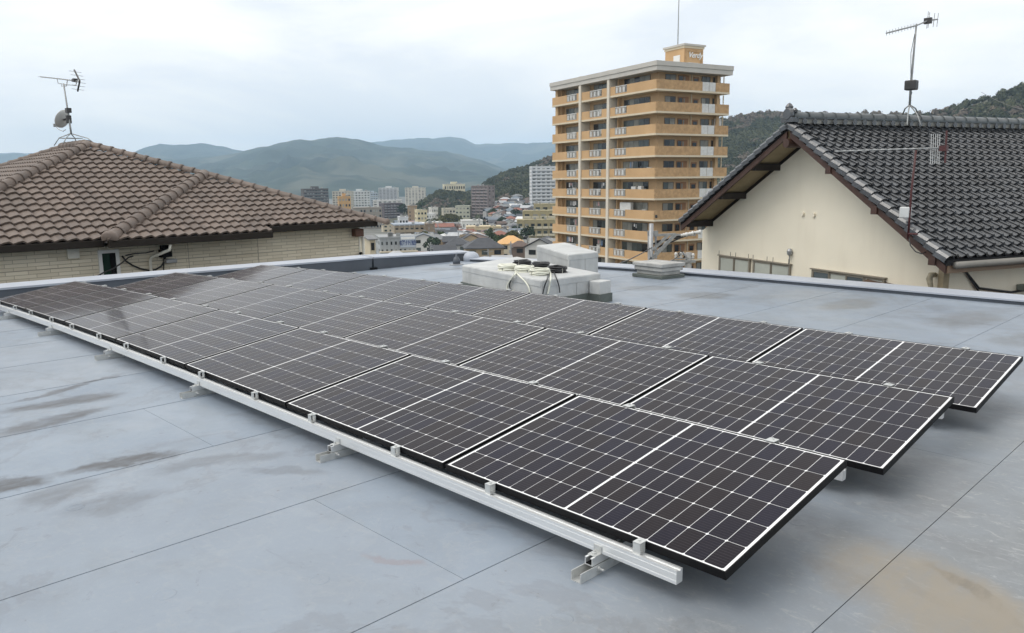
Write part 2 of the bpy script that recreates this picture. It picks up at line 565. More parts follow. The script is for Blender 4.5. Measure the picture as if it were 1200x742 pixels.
t = thing('parapet_wall', 'low kerb parapet along the far roof edge before the cream gabled house', 'parapet', (0, 9.55, 0))
x0 = -12.3
for x1 in (-8.2, -4.1, -0.05, 4.0, 7.0):
    m = MB(); n = 6
    for i in range(n):
        a = x0 + (x1 - x0) * i / n; b = x0 + (x1 - x0) * (i + 1) / n
        za, zb = droop(a), droop(b)
        m.prism([(a, 0), (b, 0), (b, 0.42), (a, 0.42)], -1.2, [za + .048, zb + .048, zb + .048, za + .048])
    m.build('wall_panel', M_SLATE, t)
    m = MB()
    for i in range(n):
        a = x0 + (x1 - x0) * i / n; b = x0 + (x1 - x0) * (i + 1) / n
        za, zb = droop(a) + .050, droop(b) + .050
        if i == 0: a += 0.003
        m.prism([(a, -0.03), (b, -0.03), (b, 0.44), (a, 0.44)], [za, zb, zb, za], [za + .022, zb + .022, zb + .036, za + .036])
    m.build('coping', M_COPE, t)
    x0 = x1
m = MB(); m.lathe([(0.19, -0.02), (0.19, 0.1), (0.15, 0.17), (0.08, 0.21)], 16, (-12.42, 0.15, droop(-12.3)))
m.build('corner_cap', M_COPE, t, smooth=True)

# roof drain strainers
for (x, y, lab) in ((-11.85, 8.75, 'small dark roof drain dome standing on the grey roof near the far left corner'),):
    t = thing('roof_drain', lab, 'roof drain', (x, y, droop(x)))
    m = MB(); m.lathe([(0.16, 0), (0.16, 0.02), (0.1, 0.03)], 16); m.build('flange', M_STEEL, t)
    m = MB(); m.lathe([(0.085, 0.03), (0.085, 0.1), (0.06, 0.16), (0.02, 0.2), (0.018, 0.25)], 12); m.build('dome', M_SLATE, t, smooth=True)

# curbs covered in grey membrane
M_CURB = mat('curb_coating', (0.46, 0.47, 0.47), 0.5, 0, 0.12, 2.2, 0.25, 9, tint=(0.50, 0.51, 0.50))
M_CURBD = mat('curb_skirt', (0.10, 0.115, 0.105), 0.55, 0, 0.25, 4)
def curb(name, label, cat, quad, ztop, zb, skirt=False):
    o = quad[0]
    t = thing(name, label, cat, (o[0], o[1], zb))
    m = MB(); m.prism([(p[0] - o[0], p[1] - o[1]) for p in quad], 0, [z - zb for z in ztop])
    m.build('curb_body', M_CURB, t, bevel=0.018)
    c = Vector((sum(p[0] for p in quad) / 4 - o[0], sum(p[1] for p in quad) / 4 - o[1], 0))
    for i in range(4):
        a = Vector((quad[i][0] - o[0], quad[i][1] - o[1], 0)); b = Vector((quad[(i + 1) % 4][0] - o[0], quad[(i + 1) % 4][1] - o[1], 0))
        d = (b - a).normalized(); n = Vector((d.y, -d.x, 0))
        if n.dot(a - c) < 0: n = -n
        za, zc = ztop[i] - zb, ztop[(i + 1) % 4] - zb
        m = MB(); m.bar(a + n * .004 + d * .02 + Vector((0, 0, za - .055)), b + n * .004 - d * .02 + Vector((0, 0, zc - .055)), .008, .075); m.build('lap_strip', M_CURB, t)
        for f in (.12, .62):
            q_ = a.lerp(b, f) + n * .003
            m = MB(); m.bar(q_ + Vector((0, 0, .02)), q_ + Vector((0, 0, za - .10)), .11, .005) if abs(d.x) < .5 else m.bar(q_ + Vector((0, 0, .02)), q_ + Vector((0, 0, za - .10)), .006, .10); m.build('lap_strip', M_CURB, t)
    return t
c1 = curb('roof_curb', 'long low grey roof curb with cable coils lying on its sloped top', 'roof curb',
          [(-8.05, 5.62), (-5.74, 5.04), (-5.70, 6.24), (-8.3, 7.12)], [0.39, 0.39, 0.385, 0.40], -0.03)
m = MB(); m.prism([(-0.02, -0.02 + 0.0), (2.33, -0.60), (2.375, 0.65), (2.36, 0.655), (2.30, -0.56), (-0.02, 0.02)], -0.03, 0.15)
m.build('skirt', M_CURBD, c1)
m = MB(); m.bx(2.36, 2.56, 0.35, 0.60, 0.0, 0.33); m.build('outlet_box', M_CURB, c1, bevel=0.012)
m = MB(); m.bx(2.35, 2.575, 0.335, 0.615, -0.02, 0.15); m.build('skirt', M_CURBD, c1)
curb('roof_curb', 'taller grey box curb standing behind the curb with the cable coils', 'roof curb',
     [(-8.43, 7.76), (-6.77, 6.76), (-6.74, 7.46), (-8.48, 8.6)], [0.55, 0.55, 0.55, 0.55], -0.05)
M_CONC = mat('vent_concrete', (0.40, 0.40, 0.385), 0.8, 0, 0.22, 5, 0.3, 25)
t = thing('roof_vent', 'small square grey vent with stacked cap slabs before the far kerb', 'roof vent', (-6.72, 8.88, -0.015), math.radians(-8))
m = MB(); m.bx(-0.36, 0.36, -0.08, 0.52, 0, 0.06); m.build('base_flashing', M_CURBD, t, bevel=0.01)
m = MB(); m.bx(-0.30, 0.30, -0.02, 0.46, 0.06, 0.13); m.build('curb_body', M_CONC, t, bevel=0.01)
m = MB(); m.bx(-0.335, 0.335, -0.055, 0.495, 0.13, 0.20); m.build('cap_slab', M_CONC, t, bevel=0.012)
m = MB(); m.bx(-0.36, 0.36, -0.08, 0.52, 0.205, 0.27); m.build('cap_slab', M_CONC, t, bevel=0.012)

# cable coils on the curb
M_CW = mat('white_cable', (0.72, 0.72, 0.62), 0.45, 0, 0.05)
M_CB = mat('black_cable', (0.014, 0.014, 0.016), 0.4, 0, 0.1)
def coil(px, py, colr, label, tail=None):
    d = FW + RT * ((px - 600) / FL) - UP * ((py - 371) / FL)
    z = 0.365
    p = CAM + d * ((z + 0.03 - CAM.z) / d.z)
    t = thing('cable_coil', label, 'cable coil', (p.x, p.y, z), random.uniform(0, 6), 'cable coils on the roof curb')
    m = MB(); pts = []
    for i in range(9 * 22):
        a = 2 * math.pi * i / 22; l = i / 22
        r = 0.118 + 0.022 * math.sin(l * 2.6) + 0.006 * math.sin(a * 2 + l)
        pts.append((r * math.cos(a), r * math.sin(a), 0.014 + 0.0105 * l + 0.004 * math.sin(a * 3 + l * 2)))
    m.tube(pts, 0.0125, 6)
    m.build('cable_loop', M_CW if colr else M_CB, t, smooth=True)
    m = MB()
    for k in range(3):
        a = 2.1 * k + 0.4
        m.tube([(0.115 * math.cos(a) + 0.03 * math.cos(b) * math.cos(a), 0.115 * math.sin(a) + 0.03 * math.cos(b) * math.sin(a), 0.05 + 0.048 * math.sin(b)) for b in [2 * math.pi * q / 10 for q in range(11)]], 0.004, 5)
    m.build('cable_tie', M_CB if colr else M_CW, t, smooth=True)
    return t, p
coil(594.5, 316, 1, 'white cable coil lying leftmost on the low roof curb')
coil(614, 318, 1, 'middle one of the three white cable coils on the low roof curb')
coil(633, 321.5, 1, 'white cable coil at the front corner edge of the low roof curb')
coil(612, 311, 0, 'black cable coil lying leftmost, behind the white coils on the curb')
coil(633.5, 313.5, 0, 'black cable coil in the middle behind the white coils')
coil(653, 318.5, 0, 'black cable coil lying rightmost, clear of the white coils')
def on_curb(px, py):
    """point on the low curb: its front or right face, or its top"""
    d = FW + RT * ((px - 600) / FL) - UP * ((py - 371) / FL)
    def hit(a, b):
        a = Vector((a[0], a[1], 0)); b = Vector((b[0], b[1], 0)); t_ = (b - a).normalized(); n = Vector((t_.y, -t_.x, 0))
        return CAM + d * ((a + n * .03 - CAM).dot(n) / d.dot(n))
    p = hit((-8.05, 5.62), (-5.74, 5.04))
    if p.x > -5.72: p = hit((-5.74, 5.04), (-5.70, 6.24))
    if p.z > 0.40: p = CAM + d * ((0.405 - CAM.z) / d.z)
    return p
def hang(pxs, colr, label, depth):
    pts = [on_curb(px, py) for px, py, dd in pxs]
    fine = []
    for i in range(len(pts) - 1):                       # Catmull-Rom
        p0, p1, p2, p3 = pts[max(i - 1, 0)], pts[i], pts[i + 1], pts[min(i + 2, len(pts) - 1)]
        for k in range(6):
            s_ = k / 6
            fine.append(0.5 * ((2 * p1) + (p2 - p0) * s_ + (2 * p0 - 5 * p1 + 4 * p2 - p3) * s_ ** 2 + (3 * p1 - p0 - 3 * p2 + p3) * s_ ** 3))
    fine.append(pts[-1])
    m = MB(); m.tube([p - fine[0] for p in fine], 0.012 if colr else 0.009, 6)
    o = m.build('cable', M_CW if colr else M_CB, None, smooth=True)
    o.location = fine[0]
    return tag(o, label, 'cable')
Dq = 10.35
hang([(606, 319, Dq + .3), (603, 322, Dq + .05), (597, 330, Dq - .3), (594, 337, Dq - .4), (596, 341, Dq - .4), (602, 341, Dq - .35)], 1, 'white cable looping down the curb front below the left white coil', 0)
hang([(604, 319, Dq + .3), (609, 324, Dq - .05), (616, 331, Dq - .35), (620, 338, Dq - .4), (621, 345, Dq - .4)], 1, 'white cable hanging diagonally to the right down the curb front', 0)
hang([(645, 319, Dq - .35), (645.5, 326, Dq - .75), (644, 335, Dq - .8), (642, 345, Dq - .8)], 1, 'white cable hanging straight down near the front corner of the curb', 0)
hang([(603, 321, Dq + .2), (599, 328, Dq - .25), (597, 336, Dq - .35), (601, 342, Dq - .35)], 0, 'thin black cable hanging beside the looping white cable', 0)
hang([(643, 321, Dq - .4), (641, 328, Dq - .75), (638, 336, Dq - .8), (636, 345, Dq - .8)], 0, 'thin black cable left of the straight white cable on the curb', 0)
hang([(649, 319, Dq - .4), (652, 326, Dq - .65), (655, 335, Dq - .7), (656, 343, Dq - .7)], 0, 'thin black cable right of the straight white cable on the curb', 0)

# ------------------------------------------------------------------ solar array
L_, W_, G_ = 1.722, 1.134, 0.025
TILT = 0.148943; PITCH = 1.5727; STAG = 0.0159
Z0 = 0.19
CW, CH, GAP = 0.0899, 0.1809, 0.0028
def cell_xy():
    r = []
    for h in (0, 1):
        xs = 0.0235 + h * (9 * CW + 8 * GAP + 0.0138)
        for i in range(9):
            for j in range(6):
                r.append((xs + i * (CW + GAP), 0.0175 + j * (CH + 0.0027)))
    return r
CELLS = cell_xy()
def cell_geo(m, x, y):
    c = 0.0065; a, b = CW, CH; z = -0.0018
    m.add([(x + c, y, z), (x + a - c, y, z), (x + a, y + c, z), (x + a, y + b - c, z), (x + a - c, y + b, z), (x + c, y + b, z), (x, y + b - c, z), (x, y + c, z)], [(0, 1, 2, 3, 4, 5, 6, 7)])
m = MB(); cell_geo(m, 0, 0); ME_CELL = m.mesh('solar_cell', M_CELL)
m = MB()
for (x, y) in CELLS: cell_geo(m, x, y)
ME_CELLS = m.mesh('cell_grid', M_CELL)
m = MB(); m.add([(0.008, 0.008, -0.0024), (L_ - 0.008, 0.008, -0.0024), (L_ - 0.008, W_ - 0.008, -0.0024), (0.008, W_ - 0.008, -0.0024)], [(0, 1, 2, 3)])
m.m = 1; m.add([(0.008, 0.008, -0.0064), (L_ - 0.008, 0.008, -0.0064), (L_ - 0.008, W_ - 0.008, -0.0064), (0.008, W_ - 0.008, -0.0064)], [(3, 2, 1, 0)])  # unseen underside, made black to deepen the shade beneath the panels
ME_BACK = m.mesh('back_sheet', [M_BACK, M_BLK])
def frame_mesh():
    m = MB(); d = 0.037; l = 0.0065
    for y0, y1 in ((0, 1), (1, 0)):
        Y0 = 0 if y0 == 0 else W_ - l
        m.bx(0.0, L_, Y0, Y0 + l, -0.011, 0)
        m.bx(0.0, L_, 0 if y0 == 0 else W_ - 0.002, 0.002 if y0 == 0 else W_, -d, -0.011)
    for x in (0, L_ - l):
        m.bx(x, x + l, l + .0003, W_ - l - .0003, -0.011, 0)
    for x in (0, L_ - 0.002):
        m.bx(x, x + 0.002, 0.002, W_ - 0.002, -d, -0.011)
    m.bx(0.002, L_ - 0.002, 0.002, 0.03, -d, -d + 0.002)
    m.bx(0.002, L_ - 0.002, W_ - 0.03, W_ - 0.002, -d, -d + 0.002)
    return m.mesh('frame', M_BLK)
ME_FRAME = frame_mesh()
M_STK = mat('sticker', (0.8, 0.8, 0.8), 0.5)
ORD = ['nearest the right end', 'second from the right end', 'third from the right end', 'fourth from the right end, the middle one', 'third from the far left end', 'second from the far left end', 'at the far left end']
ROWN = ['front', 'middle', 'back']
def bound_x(r, k): return -k * (L_ + G_) + r * STAG
DETAIL = {0: 3, 1: 3, 2: 2}
for r in range(3):
    for k in range(7):
        x1 = bound_x(r, k); x0 = x1 - L_
        y = r * PITCH
        pl = Vector((x0, y, Z0 + droop(x0))); pr = Vector((x1, y, Z0 + droop(x1)))
        ex = (pr - pl).normalized()
        ey = Vector((0, math.cos(TILT), math.sin(TILT))); ey = (ey - ex * ey.dot(ex)).normalized()
        ez = ex.cross(ey)
        M = Matrix.Translation(pl) @ Matrix((ex, ey, ez)).transposed().to_4x4()
        t = thing('solar_panel', 'black framed solar panel of the %s row, %s' % (ROWN[r], ORD[k]), 'solar panel', group='solar panels in three tilted rows')
        t.matrix_world = M
        link('frame', ME_FRAME, t); link('back_sheet', ME_BACK, t)
        if k < DETAIL[r]:
            for (x, yy) in CELLS:
                link('solar_cell', ME_CELL, t, Matrix.Translation((x, yy, 0)))
        else:
            stuff(link('cell_grid', ME_CELLS, t))

PROF = [(0, 0), (0.044, 0), (0.044, 0.060), (0.031, 0.060), (0.030, 0.054), (0.015, 0.054), (0.014, 0.060), (0, 0.060), (0, 0.049), (0.0012, 0.0482), (0.0012, 0.0462), (0, 0.0454), (0, 0.019), (0.0012, 0.0182), (0.0012, 0.0162), (0, 0.0154)]
def rail_geo(m, xs, y, z):
    n = len(PROF); o = len(m.v)
    for x in xs:
        for (a, b) in PROF:
            m.v.append((x, y + a, z + droop(x) + b))
    for i in range(len(xs) - 1):
        for k in range(n):
            m.f.append((o + i * n + k, o + (i + 1) * n + k, o + (i + 1) * n + (k + 1) % n, o + i * n + (k + 1) % n)); m.mi.append(0)
    for q in (range(n), range((len(xs) - 1) * n + n - 1, (len(xs) - 1) * n - 1, -1)):
        q = [o + i for i in q]
        m.f.append(tuple(q)); m.mi.append(0)
def clamp_geo(back):
    """Z shaped end clamp: foot on the rail, upright, lip over the panel frame, bolt"""
    m = MB(); s = -1 if not back else 1
    w_ = 0.026 if back else 0.019
    m.bx(-w_, w_, s * 0.040, s * 0.004, 0.0, 0.004)
    m.bx(-w_, w_, s * 0.040, s * 0.036, 0.004, 0.046)
    m.bx(-w_, w_, s * 0.040, s * (-0.020 if back else -0.010), 0.047, 0.0505)
    m.bx(-w_, w_, s * 0.006, s * 0.002, 0.004, 0.047)
    m.lathe([(0.0075, 0.0505), (0.0075, 0.058), (0.004, 0.059)], 6, (0, s * 0.018, 0))
    return m.mesh('end_clamp', M_ALU2)
ME_CF, ME_CB = clamp_geo(False), clamp_geo(True)
CLX = (0.40, 1.335)
FEET = [-0.60, -2.72, -4.83, -6.95, -9.03, -11.1]
for r in range(3):
    for back in (0, 1):
        xr = bound_x(r, 0) - 0.19; xl = bound_x(r, 7) + 0.12
        xs = [xr] + [bound_x(r, k) for k in range(1, 7)] + [xl]
        xs = sorted(xs)
        if back:
            y = r * PITCH + W_ * math.cos(TILT) + 0.012; zt = Z0 + W_ * math.sin(TILT) - 0.045
        else:
            y = r * PITCH - 0.054; zt = Z0 - 0.045
        t = thing('mounting_rail', 'long aluminium mounting rail under the %s edge of the %s panel row' % ('rear' if back else 'front', ROWN[r]), 'rail', (0, y, 0), group='aluminium rails carrying the panels')
        m = MB(); rail_geo(m, xs, 0, zt - 0.060); m.build('rail_beam', M_ALU, t)
        for k in range(7):
            for q in CLX:
                x = bound_x(r, k) - q
                o = link('end_clamp', ME_CB if back else ME_CF, t, Matrix.Translation((x, 0.0 if back else 0.042, zt + droop(x))))
                if back: o.location.y = -0.008
                else: o.location.y = 0.050
        if back or r > 0:
            for x in FEET:
                x += r * STAG; zf = droop(x)
                m = MB()
                zb = 0.087 + zf
                m.bx(x - 0.02, x + 0.02, 0.004, 0.008, zf, zt - 0.061 + zf)
                m.bx(x - 0.02, x + 0.02, 0.030, 0.034, zf, zt - 0.061 + zf)
                m.bx(x - 0.03, x + 0.03, -0.05, 0.08, zf + 0.0005, zf + 0.005)
                m.build('support_post', M_ALU2, t)
NTH = ['nearest the camera', 'second from the near end', 'third from the near end', 'fourth from the near end', 'fifth from the near end', 'at the far end']
def channel(m, x0, x1, y0, y1, z0, z1, tk=0.004, lip=0.0):
    m.bx(x0, x1, y0, y1, z0, z0 + tk)
    m.bx(x0, x0 + tk, y0, y1, z0 + tk, z1)
    m.bx(x1 - tk, x1, y0, y1, z0 + tk, z1)
    if lip:
        m.bx(x0 + tk, x0 + tk + lip, y0, y1, z1 - tk, z1)
        m.bx(x1 - tk - lip, x1 - tk, y0, y1, z1 - tk, z1)
for i, x in enumerate(FEET):
    t = thing('foot_bracket', 'aluminium foot bracket poking out from under the front rail, %s' % NTH[i], 'bracket', (x, -0.205, droop(x)), group='foot brackets under the front rail')
    m = MB(); channel(m, -0.028, 0.028, 0, 0.62, 0.0005, 0.046)
    m.lathe([(0.006, 0), (0.006, 0.002)], 8, (-0.0285, 0.025, 0.026), Matrix.Rotation(-math.pi / 2, 3, 'Y'))
    m.build('base_channel', M_ALU2, t)
    m = MB(); channel(m, -0.021, 0.021, 0.085, 1.30, 0.0475, 0.084, 0.004, 0.007); m.build('cross_rail', M_ALU, t)
    m = MB(); m.bx(-0.0165, 0.0165, 0.0862, 0.13, 0.0518, 0.0555); m.build('rubber_pad', M_BLK, t)
    m = MB(); m.lathe([(0.011, 0), (0.011, 0.009)], 6, (0.0282, 0.12, 0.030), Matrix.Rotation(math.pi / 2, 3, 'Y')); m.lathe([(0.005, 0.009), (0.005, 0.03)], 8, (0.0282, 0.12, 0.030), Matrix.Rotation(math.pi / 2, 3, 'Y'))
    m.build('bolt', M_ALU2, t)
    m = MB()                                           # angle that ties the rail to the cross rail
    m.bx(-0.022, 0.022, 0.105, 0.149, 0.0845, 0.0885); m.bx(-0.022, 0.022, 0.146, 0.1502, 0.089, 0.120)
    m.lathe([(0.010, 0.0885), (0.010, 0.096), (0.005, 0.097), (0.005, 0.104)], 6, (0, 0.125, 0))
    m.build('rail_angle', M_ALU2, t)

# ------------------------------------------------------------------ tiled houses
def clip_mesh(me, M, planes, mats):
    """tile mesh moved by M and cut by vertical planes (point, outward normal)"""
    bm = bmesh.new(); bm.from_mesh(me); bm.transform(M)
    for (p, n) in planes:
        bmesh.ops.bisect_plane(bm, geom=bm.verts[:] + bm.edges[:] + bm.faces[:], plane_co=p, plane_no=n, clear_outer=True)
    if not bm.faces:
        bm.free(); return None
    o = bpy.data.meshes.new('roof_tile'); bm.to_mesh(o); bm.free()
    o.materials.clear()
    for q in mats: o.materials.append(q)
    return o


def lay_tiles(parent, me, tiles, mat_, limit, base=Matrix.Identity(4)):
    """tiles: list of (matrix in house space, clip planes). The `limit` largest in view become parts, the rest one joined part."""
    def size(e):
        p = base @ e[0].translation
        x, y, z = pix(p)
        if z < 1: return 1e9
        inside = -10 < x < 1210 and -10 < y < 752
        return z if inside else z + 1e4
    tiles = sorted(tiles, key=size)
    j = MB(); n = 0; sm = []
    for M, planes in tiles:
        q = me
        if planes:
            q = clip_mesh(me, M, planes, [mat_])
            if q is None: continue
        if n < limit:
            n += 1
            o = link('roof_tile', q, parent, None if planes else M)
        else:
            T = Matrix.Identity(4) if planes else M
            j.add([T @ v.co for v in q.vertices], [tuple(p.vertices) for p in q.polygons]); sm += [p.use_smooth for p in q.polygons]
            if planes: bpy.data.meshes.remove(q)
    if j.v:
        o = stuff(j.build('tile_field', mat_, parent, smooth=False)); o.data.polygons.foreach_set('use_smooth', sm)


def tile_mesh(name, prof, length, thick, lift, mat_):
    """prof: (x, z) across; local y runs DOWN the slope; the lower end rides `lift` above the course below"""
    m = MB(); n = len(prof)
    top0 = [(x, 0, z) for x, z in prof]; top1 = [(x, length, z + lift) for x, z in prof]
    m.add(top0 + top1, [(i, i + 1, n + i + 1, n + i) for i in range(n - 1)])
    f0 = [(x, length + 0.0005, z + lift - 0.0004) for x, z in prof]; f1 = [(x, length - 0.004, z + lift - thick) for x, z in prof]
    m.add(f0 + f1, [(i, i + 1, n + i + 1, n + i) for i in range(n - 1)])
    me = m.mesh(name, mat_)
    k = n - 1
    sm = [True] * k + [False] * k
    # wind the top upward
    bm = bmesh.new(); bm.from_mesh(me)
    for f in bm.faces:
        f.normal_update()
        if f.normal.z < -0.2 or (abs(f.normal.z) < 0.5 and f.normal.y < 0): f.normal_flip()
    bm.to_mesh(me); bm.free()
    me.polygons.foreach_set('use_smooth', sm)
    return me


def slope_frame(origin, along, down):
    a = Vector(along).normalized(); d = Vector(down).normalized(); n = a.cross(d)
    if n.z < 0: n = -n
    return origin, a, d, n


def barrel_run(parent, p0, p1, r, seg_len, mat_, name='ridge_tile', flat=1.0, endcap=True, flare=1.0):
    """half-round cap tiles from the upper end p0 down to p1, each lapping over the next"""
    p0 = Vector(p0); p1 = Vector(p1); t = p1 - p0; Lr = t.length; t.normalize()
    n = max(1, round(Lr / seg_len)); s = Lr / n
    up = Vector((0, 0, 1)); side = t.cross(up).normalized(); u = side.cross(t)
    if u.z < 0: u = -u
    K = 9
    def seg(last=False):
        m = MB(); vs = []
        rings = [(0.0, r * (1 - .10 * flare)), (s * (.95 - .15 * flare), r * (1 - .03 * flare)), (s * (.97 - .15 * flare), r * (1 + .10 * flare)), (s * (1 + .06 * flare), r * (1 + .13 * flare)), (s * (1 + .06 * flare), r * 1.0)]
        if last: rings = [(0, r * .9), (s * .8, r), (s * .84, r * 1.12), (s * 1.05, r * 1.14), (s * 1.14, r * 0.85), (s * 1.17, r * 0.3)]
        for (d, rr) in rings:
            for k in range(K):
                a = math.pi * (k / (K - 1)) * 1.16 - math.pi * 0.08
                vs.append(t * d + side * (rr * math.cos(a)) + u * (rr * flat * math.sin(a)))
        fs = []
        for i in range(len(rings) - 1):
            for k in range(K - 1):
                fs.append((i * K + k, i * K + k + 1, (i + 1) * K + k + 1, (i + 1) * K + k))
        m.add(vs, fs)
        if last: m.add([vs[(len(rings) - 1) * K + k] for k in range(K)], [tuple(range(K))])
        return m.mesh(name, mat_, smooth=True)
    me = seg(); me2 = seg(True) if endcap else me
    for i in range(n):
        link(name, me2 if i == n - 1 else me, parent, Matrix.Translation(p0 + t * (i * s)))


# ---- house on the left: brown pantile hip roof over pale brick-pattern siding
M_TB = mat('brown_tile', (0.128, 0.099, 0.082), 0.55, 0, 0.14, 1.3, 0.2, 30, island=0.10, tint=(0.155, 0.119, 0.098))
M_TBD = mat('brown_underlay', (0.05, 0.042, 0.038), 0.85)
M_EAVE = mat('dark_brown_gutter', (0.024, 0.019, 0.015), 0.5, 0, 0.15, 3, spec=.2)
M_SOFF = mat('soffit', (0.10, 0.085, 0.06), 0.7)
M_WHITE = mat('white_trim', (0.74, 0.74, 0.72), 0.45, 0, 0.05)
M_PIPEW = mat('cream_pipe', (0.70, 0.68, 0.60), 0.4, 0, 0.06)


def siding_material():
    m = bpy.data.materials.new('brick_siding'); m.use_nodes = True
    t = m.node_tree; b = t.nodes['Principled BSDF']; nn = t.nodes.new; L = t.links.new
    c = nn('ShaderNodeTexCoord'); mp_ = nn('ShaderNodeMapping'); mp_.inputs['Rotation'].default_value = (0, 0, 0)
    sp = nn('ShaderNodeSeparateXYZ'); L(c.outputs['Object'], sp.inputs[0])
    cb = nn('ShaderNodeCombineXYZ'); L(sp.outputs[1], cb.inputs[0]); L(sp.outputs[2], cb.inputs[1])
    br = nn('ShaderNodeTexBrick'); br.offset = 0.37
    br.inputs['Scale'].default_value = 1.0; br.inputs['Brick Width'].default_value = 0.42; br.inputs['Row Height'].default_value = 0.082
    br.inputs['Mortar Size'].default_value = 0.006; br.inputs['Bias'].default_value = 0.1
    br.inputs['Color1'].default_value = (0.66, 0.59, 0.46, 1); br.inputs['Color2'].default_value = (0.78, 0.71, 0.57, 1); br.inputs['Mortar'].default_value = (0.44, 0.39, 0.29, 1)
    L(cb.outputs[0], br.inputs['Vector'])
    n = nn('ShaderNodeTexNoise'); n.inputs['Scale'].default_value = 2.5; n.inputs['Detail'].default_value = 5; L(c.outputs['Object'], n.inputs['Vector'])
    mx_ = nn('ShaderNodeMix'); mx_.data_type = 'RGBA'; mx_.blend_type = 'MULTIPLY'; mx_.inputs[0].default_value = 0.35
    L(br.outputs[0], mx_.inputs[6]); L(n.outputs[1], mx_.inputs[7]); 
    L(br.outputs[0], b.inputs['Base Color'])
    b.inputs['Roughness'].default_value = 0.7
    bp = nn('ShaderNodeBump'); bp.inputs['Strength'].default_value = 0.6; bp.inputs['Distance'].default_value = 0.012; bp.invert = True
    L(br.outputs[1], bp.inputs['Height']); L(bp.outputs[0], b.inputs['Normal'])
    return m


M_SIDE = siding_material()
HX, HYB, HYR = -16.75, 3.10, 10.50
HE, HT = 0.56, 0.385                       # eave height, slope
AP = Vector((-22.60, 4.64, 2.80))          # hip apex
RL = Vector((-24.95, 4.64, 2.80))          # far end of the short ridge
DA = 0.35                                  # main eave sits this far behind the bay eave
BT = Vector((-20.36, 6.89, HE + HT * 3.61))
left_house = thing('house', 'house left of the roof with brown pantile hip roof and pale brick-pattern walls', 'house', (HX, HYB, -9))
OFF = Matrix.Translation(-Vector((HX, HYB, -9)))
def hp(x, y, z): return Vector((x - HX, y - HYB, z + 9))
YL = AP.y - (5.85 - DA)
crn_L = Vector((HX - DA, YL, HE)); crn_R = Vector((HX, HYR, HE))
rb = MB()
P = lambda v, dz=-0.09: hp(v.x, v.y, v.z + dz)
CUT = 0.30
cutz = HE + HT * CUT
bay = [Vector((HX, HYB, HE)), Vector((HX, 6.88, HE)), Vector((HX - CUT, 6.88, cutz)), Vector((HX - CUT, HYR - CUT, cutz)), BT]
rb.add([P(v) for v in (crn_L, Vector((HX - DA, HYB, HE)), BT, AP)], [(0, 1, 2, 3)])
rb.add([P(v) for v in bay], [(0, 1, 2, 3, 4)])
rb.add([P(v) for v in (Vector((HX - DA, HYB, HE)), Vector((HX, HYB, HE)), BT)], [(0, 1, 2)])
far_R = Vector((RL.x - 5.85, HYR, HE)); far_L = Vector((RL.x - 5.5, YL, HE))
rb.add([P(v) for v in (Vector((HX - CUT, HYR - CUT, cutz)), far_R, RL, AP)], [(0, 1, 2, 3)])
rb.add([P(v) for v in (crn_L, AP, RL, far_L)], [(0, 1, 2, 3)])
rb.add([P(v) for v in (far_L, RL, far_R)], [(0, 1, 2)])
roofL = rb.build('roof', M_TBD, left_house)
# pantile of two rolls
TW, TC = 0.50, 0.325
prof = []
for i in range(13):
    s_ = i / 12 * 2
    q = s_ - math.floor(s_) if s_ < 2 else 1.0
    z = 0.024 * math.sin(2 * math.pi * q) + (0.009 * math.sin(4 * math.pi * q + 2.6))
    prof.append((TW * i / 12, z))
ME_PAN = tile_mesh('roof_tile', prof, TC, 0.042, 0.046, M_TB)
def hip_tiles(origin, along, down, ncol, nrow, inside, planes_of, stag=0.0):
    o, a, d, n = slope_frame(origin, along, down)
    R = Matrix((a, d, n)).transposed().to_4x4()
    res = []
    for j in range(nrow):
        for i in range(-ncol, ncol):
            p = o + a * (i * TW + (stag * (j % 2))) + d * (j * TC) + n * 0.006
            cs = [p, p + a * TW, p + d * TC, p + a * TW + d * TC]
            st = [inside(c) for c in cs]
            if not any(st): continue
            M = Matrix.Translation(p) @ R
            res.append((OFF @ M, [] if all(st) else [(OFF @ pp, nn_) for pp, nn_ in planes_of]))
    return res
def halfplane(p0, p1, keep):
    """vertical plane through p0-p1 with outward normal away from `keep`"""
    t = (p1 - p0); n = Vector((t.y, -t.x, 0)).normalized()
    if (keep - p0).dot(n) > 0: n = -n
    return (Vector(p0), n)
def inside_of(pl): return lambda c: all((c - p).dot(n) <= 1e-4 for p, n in pl)
keepA = Vector((HX - 2.5, 2.0, 1.0)); keepB = Vector((HX - 1.5, 6.3, 1.0))
plA = [halfplane(crn_L, AP, keepA), halfplane(AP, BT, keepA), halfplane(Vector((HX - DA, HYB, HE)), BT, keepA)]
tA = (AP.z - HE) / (5.85 - DA)
nA = 19
LA = math.hypot(5.85 - DA, AP.z - HE)
oA = Vector((AP.x, AP.y + 0.06, AP.z)) + Vector((1, 0, -tA)).normalized() * (LA + 0.06 - nA * TC)
tilesA = hip_tiles(oA, (0, 1, 0), (1, 0, -tA), 16, nA, inside_of(plA), plA)
plB = [halfplane(Vector((HX, HYB, HE)), BT, keepB), halfplane(BT, crn_R, keepB)]
LB = math.hypot(6.2, 6.2 * HT)
nB = 20
top = Vector((HX, 6.88 - 7 * TW, HE)) + Vector((-1, 0, HT)).normalized() * (nB * TC - 0.06)
def inB(c):
    if c.x > HX - CUT + 0.06 and c.y > 6.885: return False
    return inside_of(plB)(c)
